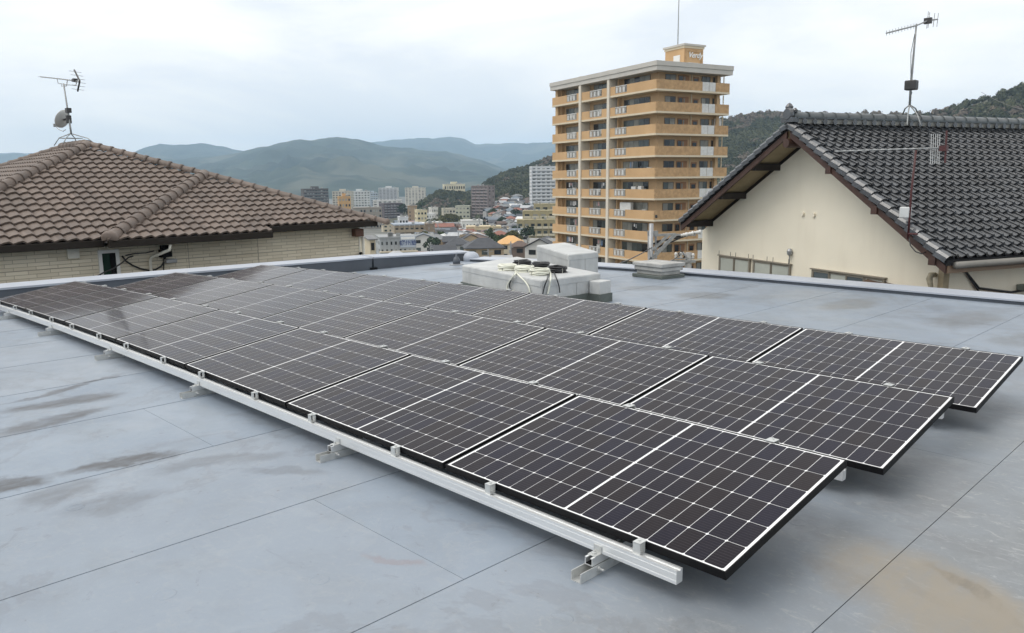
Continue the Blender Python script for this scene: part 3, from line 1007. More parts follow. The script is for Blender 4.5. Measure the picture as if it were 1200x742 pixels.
def tiles_bay():
    res = []
    o, a, d, n = slope_frame(top, (0, 1, 0), (1, 0, -HT))
    R = Matrix((a, d, n)).transposed().to_4x4()
    for j in range(nB):
        for i in range(-4, 20):
            p = o + a * (i * TW) + d * (j * TC) + n * 0.006
            if j == nB - 1 and p.y > 6.88 - 0.05: continue
            cs = [p, p + a * TW, p + d * TC, p + a * TW + d * TC]
            st = [inside_of(plB)(c) for c in cs]
            if not any(st): continue
            res.append((OFF @ Matrix.Translation(p) @ R, [] if all(st) else [(OFF @ pp, q) for pp, q in plB]))
    return res
tilesB = tiles_bay()
plD = [halfplane(crn_L, AP, AP + Vector((-2, -3, 0))), halfplane(RL, far_L, AP + Vector((-2, -3, 0)))]
tD = (AP.z - HE) / (AP.y - YL)
oD = Vector((AP.x - 1, AP.y, AP.z))
tilesD = hip_tiles(oD, (-1, 0, 0), (0, -1, -tD), 26, 19, inside_of(plD), plD)
hb = Matrix.Translation(Vector((HX, HYB, -9)))
lay_tiles(roofL, ME_PAN, tilesA + tilesB + tilesD, M_TB, 300, hb)
lift = Vector((0, 0, 0.03))
barrel_run(roofL, P(AP, .01), P(crn_L, .01), 0.135, 0.34, M_TB, flare=.7)
barrel_run(roofL, P(AP, .01), P(BT, .01), 0.115, 0.34, M_TB, endcap=False)
barrel_run(roofL, P(BT, .02), P(Vector((HX - .05, HYR - .05, HE)), .01), 0.115, 0.34, M_TB, flare=.7)
barrel_run(roofL, P(BT, .02), P(Vector((HX - .02, HYB + .02, HE)), .01), 0.155, 0.36, M_TB, flare=.7)
barrel_run(roofL, P(AP, .03), P(RL, .03), 0.125, 0.34, M_TB, endcap=False)
barrel_run(roofL, P(RL, .01), P(far_L, .01), 0.115, 0.34, M_TB, flare=.7)
# gutters, fascia, soffit
def eave(x, y0, y1, z, nm='gutter'):
    m = MB()
    q = [(0.055, -0.03), (0.07, -0.05), (0.07, -0.17), (0.05, -0.185), (-0.05, -0.185), (-0.06, -0.03)]
    a0 = [hp(x + a, y0, z + b) for a, b in q]; a1 = [hp(x + a, y1, z + b) for a, b in q]
    n = len(q)
    m.add(a0 + a1, [(i, (i + 1) % n, n + (i + 1) % n, n + i) for i in range(n)] + [tuple(range(n - 1, -1, -1)), tuple(range(n, 2 * n))])
    m.build(nm, M_EAVE, left_house)
eave(HX - DA, YL, HYB - 0.02, HE)
eave(HX, HYB - 0.02, 6.90, HE)
eave(HX - CUT, 6.92, HYR - CUT + .05, cutz)
WX, WY = HX - 0.78, 9.99
m = MB()
m.add([hp(WX - .1, YL, HE - .20), hp(HX - DA - .04, YL, HE - .16), hp(HX - DA - .04, HYB, HE - .16), hp(WX - .1, HYB, HE - .20)], [(0, 1, 2, 3)])
m.add([hp(WX - .1, HYB, HE - .20), hp(HX - .04, HYB, HE - .16), hp(HX - .04, 6.9, HE - .16), hp(WX - .1, 6.9, HE - .20)], [(0, 1, 2, 3)])
m.add([hp(WX - .1, 6.9, HE - .12), hp(HX - CUT - .04, 6.9, cutz - .16), hp(HX - CUT - .04, HYR - CUT, cutz - .16), hp(WX - .1, HYR - CUT, HE - .12)], [(0, 1, 2, 3)])
m.add([hp(WX - .1, WY - .1, HE - .12), hp(WX - .1, HYR - .02, HE - .1), hp(WX - 8, HYR - .02, HE - .1), hp(WX - 8, WY - .1, HE - .12)], [(0, 1, 2, 3)])
m.build('soffit', M_SOFF, left_house)
m = MB(); m.bar(hp(HX - CUT - .1, HYR - CUT, cutz - .1), hp(HX - 8, HYR - .02, HE - .08), .04, .16); m.build('fascia', M_EAVE, left_house)
m = MB()
m.bx(WX - 12 - HX, WX - HX, YL + .4 - HYB, WY - HYB, 0, 9 + HE - .11)
wallL = m.build('wall', M_SIDE, left_house)
# siding joints: cover strips every sheet
M_JNT = mat('siding_joint', (0.33, 0.29, 0.23), 0.7)
for (yy) in (1.0, 5.1, 6.9):
    m = MB(); m.bx(WX + .001 - HX, WX + .006 - HX, yy - .006 - HYB, yy + .006 - HYB, 5, 9 + HE - .12); m.build('joint_strip', M_JNT, wallL)
m = MB(); m.bx(WX + .001 - HX, WX + .008 - HX, YL + .4 - HYB, WY - HYB, 9 + HE - .62, 9 + HE - .608); m.build('joint_strip', M_JNT, wallL)
m = MB(); m.bx(WX - .05 - HX, WX + .02 - HX, WY - .03 - HYB, WY + .015 - HYB, 0, 9 + HE - .13); m.build('corner_trim', M_PIPEW, wallL)
def ywall(px, x=WX, z=0.2):
    d = FW + RT * ((px - 600) / FL) - UP * ((300 - 371) / FL)
    return (CAM + d * ((x - CAM.x) / d.x)).y
y0, y1 = ywall(114.5), ywall(139)
zt = zat((WX, y0), 293.5)
m = MB()
b_ = 0.075
m.bx(WX - HX, WX + .05 - HX, y0 - HYB, y0 + b_ - HYB, 9 + zt - 1.3, 9 + zt); m.bx(WX - HX, WX + .05 - HX, y1 - b_ - HYB, y1 - HYB, 9 + zt - 1.3, 9 + zt)
m.bx(WX - HX, WX + .05 - HX, y0 + b_ - HYB, y1 - b_ - HYB, 9 + zt - b_, 9 + zt - .0005)
wf = m.build('window_frame', M_WHITE, left_house)
M_GLD = mat('dark_green_glass', (0.012, 0.035, 0.022), 0.05, 0, 0.3, 2)
m = MB(); m.bx(WX + .005 - HX, WX + .02 - HX, y0 + b_ - HYB, y1 - b_ - .12 - HYB, 9 + zt - 1.3, 9 + zt - b_); m.build('pane', M_GLD, wf)
m = MB(); m.bx(WX + .005 - HX, WX + .03 - HX, y1 - b_ - .12 - HYB, y1 - b_ - HYB, 9 + zt - 1.3, 9 + zt - b_); m.build('sash', M_BLK, wf)
yv = ywall(85); zv = zat((WX, yv), 297)
m = MB(); m.bx(WX - HX, WX + .10 - HX, yv - .12 - HYB, yv + .12 - HYB, 9 + zv - .11, 9 + zv + .11); m.build('vent_hood', M_PIPEW, left_house, bevel=.012)
yp = ywall(174); zp = zat((WX, yp), 300)
m = MB(); m.tube([hp(HX - .03, ywall(186), HE - .2), hp(HX - .03, ywall(186) - .02, zp + .17), hp(WX + .14, ywall(175), zp - .02), hp(WX + .08, yp, zp - .12), hp(WX + .08, yp, -8.9)], .036, 8); m.build('downpipe', M_PIPEW, left_house, smooth=True)
ym = ywall(193); zm = zat((WX, ym), 297)
m = MB(); m.bx(WX - HX, WX + .16 - HX, ym - .14 - HYB, ym + .12 - HYB, 9 + zm - .08, 9 + zm + .10); m.bx(WX - HX, WX + .12 - HX, ym - .10 - HYB, ym + .08 - HYB, 9 + zm + .10, 9 + zm + .2); m.build('meter_box', M_BLK, left_house, bevel=.01)
m = MB(); m.bx(WX - HX, WX + .22 - HX, ym - .05 - HYB, ym + .2 - HYB, 9 + zm - .22, 9 + zm - .13); m.build('service_box', M_STEEL, left_house, bevel=.01)
def wcab(pp, r=.014, x=.06):
    pts = [Vector((WX + x, ywall(a), 0)) for a, b in pp]
    pts = [hp(q.x, q.y, zat(q, b)) for q, (a, b) in zip(pts, pp)]
    m = MB(); m.tube(pts, r, 6); m.build('cable', M_CB, left_house, smooth=True)
wcab([(142, 300), (146, 306), (153, 311), (162, 315), (172, 317), (180, 316), (187, 312), (191, 306), (193, 300)], .020)
wcab([(146, 299.5), (158, 297), (170, 296.5), (180, 294)], .014)
wcab([(147, 300), (141, 302), (132, 309), (122, 315), (110, 320), (99, 326)], .016, .5)
wcab([(191, 300), (190, 308), (189, 318)], .014)
# right corner: outside light / pipe pieces
m = MB(); m.tube([hp(WX + .02, WY + .1, HE - .15), hp(WX + .02, WY + .1, -8.9)], .045, 8); m.build('downpipe', M_PIPEW, left_house, smooth=True)
m = MB(); m.bx(WX - .1 - HX, WX + .2 - HX, WY - .25 - HYB, WY + .02 - HYB, 9 + HE - .35, 9 + HE - .14); m.build('soffit_box', mat('rust_brown', (0.13, 0.06, 0.04), .6), left_house)
m = MB(); yl = ywall(421); zl = zat((WX, yl), 298)
m.tube([hp(WX, yl, zl - .6), hp(WX + .08, yl, zl - .6), hp(WX + .08, yl, zl)], .014, 6); m.lathe([(.02, 0), (.05, .02), (.05, .05), (.015, .07)], 10, hp(WX + .08, yl, zl)); m.build('wall_lamp', M_BLK, left_house)

# ---- antenna with dish on the left roof
AB = at(85.5, 166, 0); dA = (AB - CAM)
def on_y(px, py, y):
    d = FW + RT * ((px - 600) / FL) - UP * ((py - 371) / FL)
    return CAM + d * ((y - CAM.y) / d.y)
YA = AP.y
g = lambda px, py: on_y(px, py, YA)
base = g(87, 168)
t = thing('tv_antenna', 'TV antenna with white satellite dish on the brown roof ridge', 'antenna', base)
q = lambda px, py, dy=0: g(px, py) + Vector((0, dy, 0)) - base
M_ANT = mat('weathered_metal', (0.30, 0.31, 0.31), 0.5, 0.5, 0.2, 20)
M_ANTD = mat('dark_metal', (0.06, 0.06, 0.06), 0.5, 0.4, 0.2, 20)
m = MB(); m.tube([q(83.5, 157), q(82, 147), q(79, 127), q(74.5, 98)], [.026, .026, .024, .020], 8); m.build('mast', M_ANT, t, smooth=True)
for (a, b, dy) in ((75, 171, .35), (79, 171, -.35), (90, 169, -.35), (95, 168, .35)):
    m = MB(); k = 84 + (a - 84) * .75
    m.tube([q(83, 156.5), q(k, 162, dy * .7), q(a, b, dy)], .013, 6); m.build('leg', M_ANT, t, smooth=True)
m = MB(); m.tube([q(78, 162.5, .2), q(88, 162, .2), q(88, 162, -.2), q(78, 162.5, -.2), q(78, 162.5, .2)], .010, 5); m.build('brace', M_ANT, t)
m = MB(); m.tube([q(47, 90), q(70, 92.5), q(93, 95.5)], .016, 6); m.build('boom', M_ANT, t)
m = MB(); m.tube([q(67, 92.3), q(68, 97.5), q(77, 99.5), q(89, 100), q(90, 95)], .010, 6); m.tube([q(72, 98), q(72, 101), q(78, 101), q(79, 94)], .010, 6); m.build('boom_bracket', M_ANT, t)
m = MB(); m.box(q(87.5, 94), (.22, .10, .07)); m.build('feed_box', M_ANTD, t)
for (a, b) in (((87, 82), (93.5, 95)), ((93.5, 95), (91, 107))):
    m = MB(); m.tube([q(*a), q(*b)], .022, 6)
    for k in range(3):
        f = (k + .5) / 3.0; px_, py_ = a[0] + (b[0] - a[0]) * f, a[1] + (b[1] - a[1]) * f
        m.tube([q(px_ - 2.0, py_ + .3, .2), q(px_ + 2.0, py_ - .3, -.2)], .005, 5)
    m.build('reflector', M_ANTD, t)
for k in range(9):
    px_ = 49 + k * 4.2; py_ = 90 + (px_ - 47) * .12
    m = MB(); m.tube([q(px_, py_, -.11), q(px_, py_, .11)], .005, 5); m.build('director', M_ANT, t)
dish = Vector((-0.80, -0.50, 0.42)).normalized()
Md = dish.to_track_quat('Z', 'Y').to_matrix()
M_DISH = mat('dish_white', (0.52, 0.53, 0.52), 0.45, 0, 0.1, 3)
cdish = q(74.5, 140)
m = MB(); m.lathe([(0.001, -.02), (.12, -.012), (.22, .012), (.275, .04), (.28, .045), (.275, .035), (.22, .004), (.12, -.02), (.001, -.03)], 24, cdish, Md); m.build('dish', M_DISH, t, smooth=True)
m = MB(); m.tube([cdish - dish * .02, q(80.5, 139)], .03, 6); m.box(q(80, 129.5), (.2, .12, .13)); m.box(q(80.5, 140), (.12, .12, .22)); m.build('dish_bracket', M_ANTD, t)
m = MB(); m.tube([q(77, 152), q(74, 154), q(69, 152), q(65, 148)], .010, 6); m.box(q(64.5, 147), (.08, .08, .09)); m.build('feed_arm', M_ANT, t)

# ---- house on the right: cream gable wall, glazed dark tile roof
HR = thing('house', 'cream rendered house right of the roof with glazed black tile gable roof', 'house',
           (-5.6655, 11.7452, -10), math.atan2(.9305, .3661))
ZB = 10.0
RZ = 2.72
YRT, ZR = -3.54, 0.47
YLT, ZL = 3.385, 0.76
RLEN = 10.5
M_TK = mat('glazed_tile', (0.060, 0.064, 0.070), 0.25, 0.0, 0.35, 2, 0.12, 25, island=0.25, spec=1.0)
M_TKD = mat('tile_underlay', (0.012, 0.012, 0.013), 0.9)
M_CREAM = mat('cream_render', (0.88, 0.815, 0.665), 0.75, 0, 0.035, 0.8, 0.15, 60)
def streaks(m, sx, amt, colr):
    t = m.node_tree; b = t.nodes['Principled BSDF']; src = b.inputs['Base Color'].links[0].from_socket
    c = t.nodes.new('ShaderNodeTexCoord'); mp_ = t.nodes.new('ShaderNodeMapping'); mp_.inputs['Scale'].default_value = (sx, sx, .5)
    n = t.nodes.new('ShaderNodeTexNoise'); n.inputs['Scale'].default_value = 1; n.inputs['Detail'].default_value = 7; n.inputs['Roughness'].default_value = .65
    t.links.new(c.outputs['Object'], mp_.inputs[0]); t.links.new(mp_.outputs[0], n.inputs['Vector'])
    mr = t.nodes.new('ShaderNodeMapRange'); mr.inputs[1].default_value = .5; mr.inputs[2].default_value = .75; mr.inputs[4].default_value = amt
    t.links.new(n.outputs[0], mr.inputs[0])
    mx_ = t.nodes.new('ShaderNodeMix'); mx_.data_type = 'RGBA'; mx_.inputs[7].default_value = (*colr, 1)
    t.links.new(mr.outputs[0], mx_.inputs[0]); t.links.new(src, mx_.inputs[6]); t.links.new(mx_.outputs[2], b.inputs['Base Color'])
streaks(M_CREAM, 3.0, .2, (.66, .58, .45))
streaks(M_CURB, 5.0, .45, (.33, .335, .33))
streaks(M_CONC, 6.0, .5, (.22, .22, .21))
M_TIMB = mat('stained_timber', (0.055, 0.026, 0.018), 0.55, 0, 0.3, 8)
M_TIMD = mat('dark_timber', (0.022, 0.016, 0.014), 0.6, 0, 0.3, 8)
M_PLY = mat('eave_boarding', (0.34, 0.27, 0.16), 0.7, 0, 0.15, 6)
zz = lambda z: z + ZB
sR = Vector((0, YRT, ZR - RZ)); sL = Vector((0, YLT, ZL - RZ))
m = MB()
th = 0.10
for (yy, zv) in ((YRT, ZR), (YLT, ZL)):
    m.add([(0, 0, zz(RZ) - .03), (RLEN, 0, zz(RZ) - .03), (RLEN, yy, zz(zv) - .03), (0, yy, zz(zv) - .03),
           (0, 0, zz(RZ) - th), (RLEN, 0, zz(RZ) - th), (RLEN, yy, zz(zv) - th), (0, yy, zz(zv) - th)],
          [(0, 1, 2, 3), (7, 6, 5, 4), (0, 3, 7, 4), (3, 2, 6, 7), (1, 5, 6, 2)])
roofR = m.build('roof', M_TKD, HR)
jw, nrow = 0.215, 19
jl = sR.length / nrow
jp = [(0, .000), (.028, -.014), (.070, -.019), (.107, -.011), (.136, .012), (.158, .036), (.180, .043), (.200, .030), (.215, .002)]
ME_J = tile_mesh('roof_tile', jp, jl, 0.040, 0.048, M_TK)
dR = sR.normalized(); aR = Vector((1, 0, 0)); nR = aR.cross(dR)
flip = nR.z < 0
RR = Matrix(((-1, 0, 0), dR, Vector((-1, 0, 0)).cross(dR))).transposed().to_4x4() if flip else Matrix((aR, dR, nR)).transposed().to_4x4()
tl = []
for j in range(nrow):
    for i in range(0, int(RLEN / jw) - 1):
        x = 0.12 + i * jw
        o = Vector((x + (jw if flip else 0), 0, zz(RZ))) + dR * (j * jl)
        nv = RR.to_3x3() @ Vector((0, 0, 1))
        tl.append((Matrix.Translation(o + nv * 0.004) @ RR, []))
hbR = Matrix.Translation(HR.location) @ Matrix.Rotation(HR.rotation_euler.z, 4, 'Z')
lay_tiles(roofR, ME_J, tl, M_TK, 300, hbR)
# verge tiles with down-turned flap on both slopes of the near gable
def verge(sv, name):
    d = sv.normalized(); n = Vector((0, -d.z, d.y)) if d.y > 0 else Vector((0, d.z, -d.y))
    if n.z < 0: n = -n
    for j in range(nrow):
        l = sv.length / nrow
        m = MB()
        o = Vector((0, 0, zz(RZ))) + d * (j * l)
        vs = []
        pr = [(-.045, -.085), (-.045, -.005), (-.02, .035), (.03, .05), (.08, .04), (.115, .012), (.125, -.01)]
        for (yy, lf) in ((0.0, 0.0), (l + .012, .034)):
            for (x, z) in pr: vs.append(o + Vector((x, 0, 0)) + d * yy + n * (z + lf))
        k = len(pr)
        m.add(vs, [(i, i + 1, k + i + 1, k + i) for i in range(k - 1)])
        m.add([o + Vector((x, 0, 0)) + d * (l + .012) + n * (z + .034) for x, z in pr] + [o + Vector((x, 0, 0)) + d * (l + .005) + n * (z + .002) for x, z in pr], [(i, i + 1, k + i + 1, k + i) for i in range(k - 1)])
        m.build(name, M_TK, roofR)
verge(sR, 'verge_tile'); verge(sL, 'verge_tile')
# left slope is only seen along its verge: one course of tiles behind it plus joined field
dL = sL.normalized()
RLm = Matrix((Vector((1, 0, 0)), dL, Vector((1, 0, 0)).cross(dL))).transposed().to_4x4()
if (RLm.to_3x3() @ Vector((0, 0, 1))).z < 0: RLm = Matrix((Vector((-1, 0, 0)), dL, Vector((-1, 0, 0)).cross(dL))).transposed().to_4x4()
jf = MB()
for j in range(nrow):
    for i in range(0, 44):
        o = Vector((0.12 + (i + (1 if RLm[0][0] < 0 else 0)) * jw, 0, zz(RZ))) + dL * (j * sL.length / nrow) + (RLm.to_3x3() @ Vector((0, 0, 1))) * .004
        T = Matrix.Translation(o) @ RLm
        jf.add([T @ v.co for v in ME_J.vertices], [tuple(p.vertices) for p in ME_J.polygons])
stuff(jf.build('tile_field', M_TK, roofR))
# ridge: plaster bed, flat course and round caps
M_RCAP = mat('ridge_glaze', (0.05, 0.062, 0.066), 0.34, 0, 0.2, 4, spec=0.7, island=.12)
m = MB(); m.bx(0.10, RLEN, -.13, .13, zz(RZ) + .0, zz(RZ) + .085); m.build('ridge_bed', mat('plaster', (0.30, 0.30, 0.28), .8, 0, .2, 6), roofR)
m = MB(); m.bx(0.06, RLEN, -.16, .16, zz(RZ) + .088, zz(RZ) + .118); m.build('ridge_course', M_RCAP, roofR)
barrel_run(roofR, (RLEN, 0, zz(RZ) + .118), (0.08, 0, zz(RZ) + .118), 0.115, 0.33, M_RCAP, flat=0.95, flare=.35)
for i in range(int(RLEN / .25) - 1):                      # little scalloped tiles under the ridge
    m = MB(); x = .2 + i * .25
    m.lathe([(.001, 0), (.05, .004), (.055, .03)], 8, (x, -.17, zz(RZ) + .035), Matrix.Rotation(math.pi / 2, 3, 'X'))
    m.build('ridge_boss', M_TK, roofR)
m = MB(); m.lathe([(.02, 0), (.12, .01), (.13, .05), (.1, .09)], 14, (0.02, 0, zz(RZ) + .17), Matrix.Rotation(-math.pi / 2, 3, 'Y'))
m.bx(-.06, .10, -.15, .15, zz(RZ) + .02, zz(RZ) + .11); m.lathe([(.06, 0), (.075, .05), (.04, .1), (.012, .12)], 10, (0.02, .03, zz(RZ) + .26)); m.lathe([(.045, 0), (.05, .04), (.02, .08)], 8, (0.06, -.08, zz(RZ) + .20)); m.build('ridge_end_tile', M_TK, roofR)
# boards, purlins, eave boarding
def board(sv, x0, x1, d0, d1, z0, z1, mat_, name, par=HR):
    d = sv.normalized(); m = MB()
    up = Vector((0, 0, 1)); vs = []
    for s_ in (d0, d1):
        for x in (x0, x1):
            for z in (z0, z1):
                vs.append(Vector((x, 0, zz(RZ) + z)) + d * s_)
    m.add(vs, [(0, 1, 3, 2), (4, 6, 7, 5), (0, 4, 5, 1), (2, 3, 7, 6), (1, 5, 7, 3), (0, 2, 6, 4)])
    return m.build(name, mat_, par)
OV = 0.70
for sv in (sR, sL):
    board(sv, .00, .04, 0.05, sv.length - .03, -.235, -.115, M_TIMB, 'barge_board')
    board(sv, OV + .002, OV + .06, 0.05, sv.length - .25, -.33, -.125, M_TIMD, 'wall_plate')
    board(sv, .042, OV, 0.02, sv.length - .02, -.122, -.103, M_PLY, 'eave_board')
    n = 3
    for k in range(n):
        s_ = sv.length * (.30, .60, .93)[k]
        o = sv.normalized() * s_
        m = MB(); m.bx(-.03 if sv is sR else 0.05, OV + .05, o.y - .06, o.y + .06, zz(RZ) + o.z - .27, zz(RZ) + o.z - .13); m.build('purlin_end', M_TIMB if sv is sR else M_TIMD, HR)
m = MB(); m.lathe([(.085, 0), (.085, .75)], 14, (-.05, 0, zz(RZ) - .36), Matrix.Rotation(math.pi / 2, 3, 'Y')); m.build('ridge_pole', M_TIMB, HR, smooth=False)
# walls
yWR, yWL = -2.85, 3.55 * .0 + 2.60
def rz(y): return RZ + (ZR - RZ) * (y / YRT) if y < 0 else RZ + (ZL - RZ) * (y / YLT)
def ys_on_wall(px):
    """local y on the gable wall plane seen in image column px"""
    o = HR.location + hbR.to_3x3() @ Vector((OV, 0, 0)); o.z = .3
    dv = hbR.to_3x3() @ Vector((0, 1, 0))
    k = (px - 600) / FL; d0 = o - CAM
    return (k * d0.dot(FW) - d0.dot(RT)) / (dv.dot(RT) - k * dv.dot(FW))
def wpt(y): return HR.location + hbR.to_3x3() @ Vector((OV, y, 0))
yWR, yWL = ys_on_wall(1107), ys_on_wall(823)
m = MB()
pts = [(yWR, 0), (yWR, zz(rz(yWR)) - .2), (0, zz(RZ) - .2), (yWL, zz(rz(yWL)) - .2), (yWL, 0)]
n = len(pts)
m.add([(OV, y, z) for y, z in pts] + [(RLEN - .6, y, z) for y, z in pts], [tuple(range(n - 1, -1, -1)), tuple(range(n, 2 * n))] + [(i, (i + 1) % n, n + (i + 1) % n, n + i) for i in range(n)])
wallR = m.build('wall', M_CREAM, HR)
m = MB(); m.bx(OV - .012, OV + .12, yWR - .012, yWR + .09, 0, zz(rz(yWR)) - .35); m.build('corner_post', mat('wood_post', (0.42, 0.34, 0.22), .6, 0, .2, 6), HR)
M_FROST = mat('frosted_pane', (0.46, 0.48, 0.43), 0.3, 0, 0.08, 2)
M_SASH = mat('sash_bronze', (0.30, 0.27, 0.22), 0.45, 0.2, .1)
M_CLEAR = mat('reflecting_pane', (0.10, 0.12, 0.13), 0.06, 0, 0.2, 2)
def win(pxa, pxb, pya, npane, pm, depth=1.1, frame=M_SASH):
    ya, yb = ys_on_wall(pxa), ys_on_wall(pxb)          # ya is the left (larger y)
    zt = zat(wpt(ya), pya)
    m = MB(); f = .032
    y0, y1 = min(ya, yb), max(ya, yb)
    m.bx(OV - .05, OV - .001, y0, y0 + f, zz(zt) - depth, zz(zt)); m.bx(OV - .05, OV - .001, y1 - f, y1, zz(zt) - depth, zz(zt)); m.bx(OV - .07, OV - .001, y0 - .03, y1 + .03, zz(zt) + .0005, zz(zt) + .025); m.bx(OV - .05, OV - .001, y0, y1, zz(zt) - depth - .05, zz(zt) - depth)
    w_ = m.build('window', frame, HR)
    pw = (y1 - y0 - 2 * f) / npane
    for i in range(npane):
        a = y0 + f + i * pw; xo = .012 * (i % 2)
        m = MB(); m.bx(OV - .030 - xo, OV - .018 - xo, a + .03, a + pw - .03, zz(zt) - depth, zz(zt) - .045); m.build('pane', pm[i % len(pm)], w_)
        m = MB(); s_ = .018
        m.bx(OV - .036 - xo, OV - .016 - xo, a + .001, a + s_, zz(zt) - depth, zz(zt) - .002); m.bx(OV - .036 - xo, OV - .016 - xo, a + pw - s_, a + pw - .001, zz(zt) - depth, zz(zt) - .002); m.bx(OV - .0355 - xo, OV - .0165 - xo, a + s_, a + pw - s_, zz(zt) - .04, zz(zt) - .0025)
        m.build('sash', frame, w_)
    return y0, y1, zt
for a in ((845, 881, 299.5, 2, [M_FROST]), (885, 928.5, 305, 2, [M_FROST])):
    y0, y1, zt = win(*a)
    m = MB()
    for yy in (y0 + .02, (y0 + y1) / 2 - .08, (y0 + y1) / 2 + .1, y1 - .02):
        m.tube([(OV - .06, yy, zz(zt) + .02), (OV - .06, yy, zz(zt) + .12)], .006, 5)
    m.build('awning_hook', M_ANTD, HR)
win(954.5, 1040, 315.5, 4, [M_FROST, M_CLEAR, M_FROST, M_CLEAR])
y_ = ys_on_wall(927.5); z_ = zat(wpt(y_), 300)
m = MB(); m.tube([(OV - .04, y_, zz(z_) - .6), (OV - .04, y_, zz(z_))], .012, 6); m.lathe([(.01, 0), (.05, .03), (.06, .1), (.03, .15)], 10, (OV - .04, y_, zz(z_))); m.build('wall_lamp', M_STEEL, HR)
for a, b in ((939, 251), (952, 252)):
    y_ = ys_on_wall(a); z_ = zat(wpt(y_), b)
    m = MB(); m.lathe([(.02, 0), (.045, .005), (.04, .04)], 10, (OV - .001, y_, zz(z_)), Matrix.Rotation(-math.pi / 2, 3, 'Y')); m.build('vent_cap', M_CREAM, HR)
y_ = ys_on_wall(1098); z_ = zat(wpt(y_), 322)
M_FLUE = mat('flue_wrap', (0.40, 0.35, 0.25), .7, 0, .3, 12, .5, 20)
m = MB(); m.tube([(OV - .02, y_, zz(z_)), (OV - .12, y_, zz(z_)), (OV - .15, y_, zz(z_) - .06), (OV - .12, y_ - .02, zz(z_) - .2), (OV - .1, y_ + .03, zz(z_) - 1)], [.04, .05, .05, .04, .04], 10); m.build('flue_elbow', M_FLUE, HR, smooth=True)
# gutter along the right eave and things below it
m = MB(); m.tube([(0.1, YRT - .07, zz(ZR) - .09), (RLEN, YRT - .07, zz(ZR) - .09)], .055, 8); m.build('gutter', mat('gutter_grey', (0.20, 0.19, 0.17), .4, 0, .15), HR, smooth=True)
m = MB(); m.bx(0.04, RLEN, YRT + .01, YRT + .04, zz(ZR) - .22, zz(ZR) - .06); m.build('fascia', mat('fascia_tan', (0.22, 0.15, 0.10), .6), HR)
m = MB(); m.add([(OV, yWR + .1, zz(rz(yWR)) - .22), (RLEN, yWR + .1, zz(rz(yWR)) - .22), (RLEN, YRT + .03, zz(ZR) - .12), (OV, YRT + .03, zz(ZR) - .12)], [(0, 1, 2, 3)]); m.build('eave_board', M_PLY, HR)
m = MB(); m.tube([(OV + .4, yWR - .03, zz(ZR) - .25), (OV + .8, yWR - .05, zz(ZR) - .6), (OV + 1.6, yWR - .06, zz(ZR) - .72), (OV + 3, yWR - .06, zz(ZR) - .66)], .02, 6); m.tube([(OV + .4, yWR - .03, zz(ZR) - .25), (OV + .9, yWR - .05, zz(ZR) - .75), (OV + 1.2, yWR - .06, zz(ZR) - 1.1)], .014, 6); m.build('cable', M_CB, HR, smooth=True)
M_RED = mat('red_brown_sheet', (0.075, 0.02, 0.02), .5, 0, .2)
m = MB(); m.add([(OV + .2, yWR - .02, zz(ZR) - .80), (OV + 8, yWR - .02, zz(ZR) - .80), (OV + 8, yWR - .9, zz(ZR) - 1.0), (OV + .2, yWR - .9, zz(ZR) - 1.0), (OV + .2, yWR - .02, zz(ZR) - .84), (OV + 8, yWR - .02, zz(ZR) - .84), (OV + 8, yWR - .9, zz(ZR) - 1.04), (OV + .2, yWR - .9, zz(ZR) - 1.04)], [(0, 1, 2, 3), (7, 6, 5, 4), (2, 6, 7, 3), (0, 3, 7, 4)]); m.build('lean_to_roof', M_RED, HR)
m = MB(); m.bx(OV + 1.8, OV + 3.4, yWR - .20, yWR - .01, zz(ZR) - .70, zz(ZR) - .60); m.build('awning_case', mat('green_grey', (0.22, 0.25, 0.22), .5), HR)
m = MB(); m.tube([(OV + 1.4, yWR - .35, zz(ZR) - .22), (OV + 3.6, yWR - .35, zz(ZR) - .2)], .02, 6); m.build('drying_pole', M_STEEL, HR)
y_ = ys_on_wall(1030); z_ = zat(wpt(y_), 331)
m = MB(); m.add([(OV - .001, y_ + .2, zz(z_) + .05), (OV - .001, y_ - 1.3, zz(z_) - .05), (OV - .4, y_ - 1.3, zz(z_) - .2), (OV - .4, y_ + .2, zz(z_) - .1)] , [(0, 1, 2, 3)]); m.add([(OV - .001, y_ + .2, zz(z_) + .01), (OV - .001, y_ - 1.3, zz(z_) - .09), (OV - .4, y_ - 1.3, zz(z_) - .24), (OV - .4, y_ + .2, zz(z_) - .14)], [(3, 2, 1, 0)]); m.build('lean_to_roof', mat('brown_sheet', (.12, .075, .05), .6, 0, .3), HR)

# ---- antennas on the right house
def lx(px, py, x):                                   # pixel -> point in the plane local x = const of the right house
    nrm = hbR.to_3x3() @ Vector((1, 0, 0)); o = HR.location + nrm * x
    d = FW + RT * ((px - 600) / FL) - UP * ((py - 371) / FL)
    return CAM + d * ((o - CAM).dot(nrm) / d.dot(nrm))
def ly(px, py, y):
    nrm = hbR.to_3x3() @ Vector((0, 1, 0)); o = HR.location + nrm * y
    d = FW + RT * ((px - 600) / FL) - UP * ((py - 371) / FL)
    return CAM + d * ((o - CAM).dot(nrm) / d.dot(nrm))
base = ly(1066, 137, 0.0)
t = thing('tv_antenna', 'tall thin TV antenna on a tripod standing on the black tiled ridge', 'antenna', base)
q = lambda px, py, dy=0: ly(px, py, dy) - base
m = MB(); m.tube([q(1066, 124), q(1067.5, 100), q(1071, 60), q(1074, 28)], [.024, .024, .020, .016], 8); m.build('mast', M_ANT, t, smooth=True)
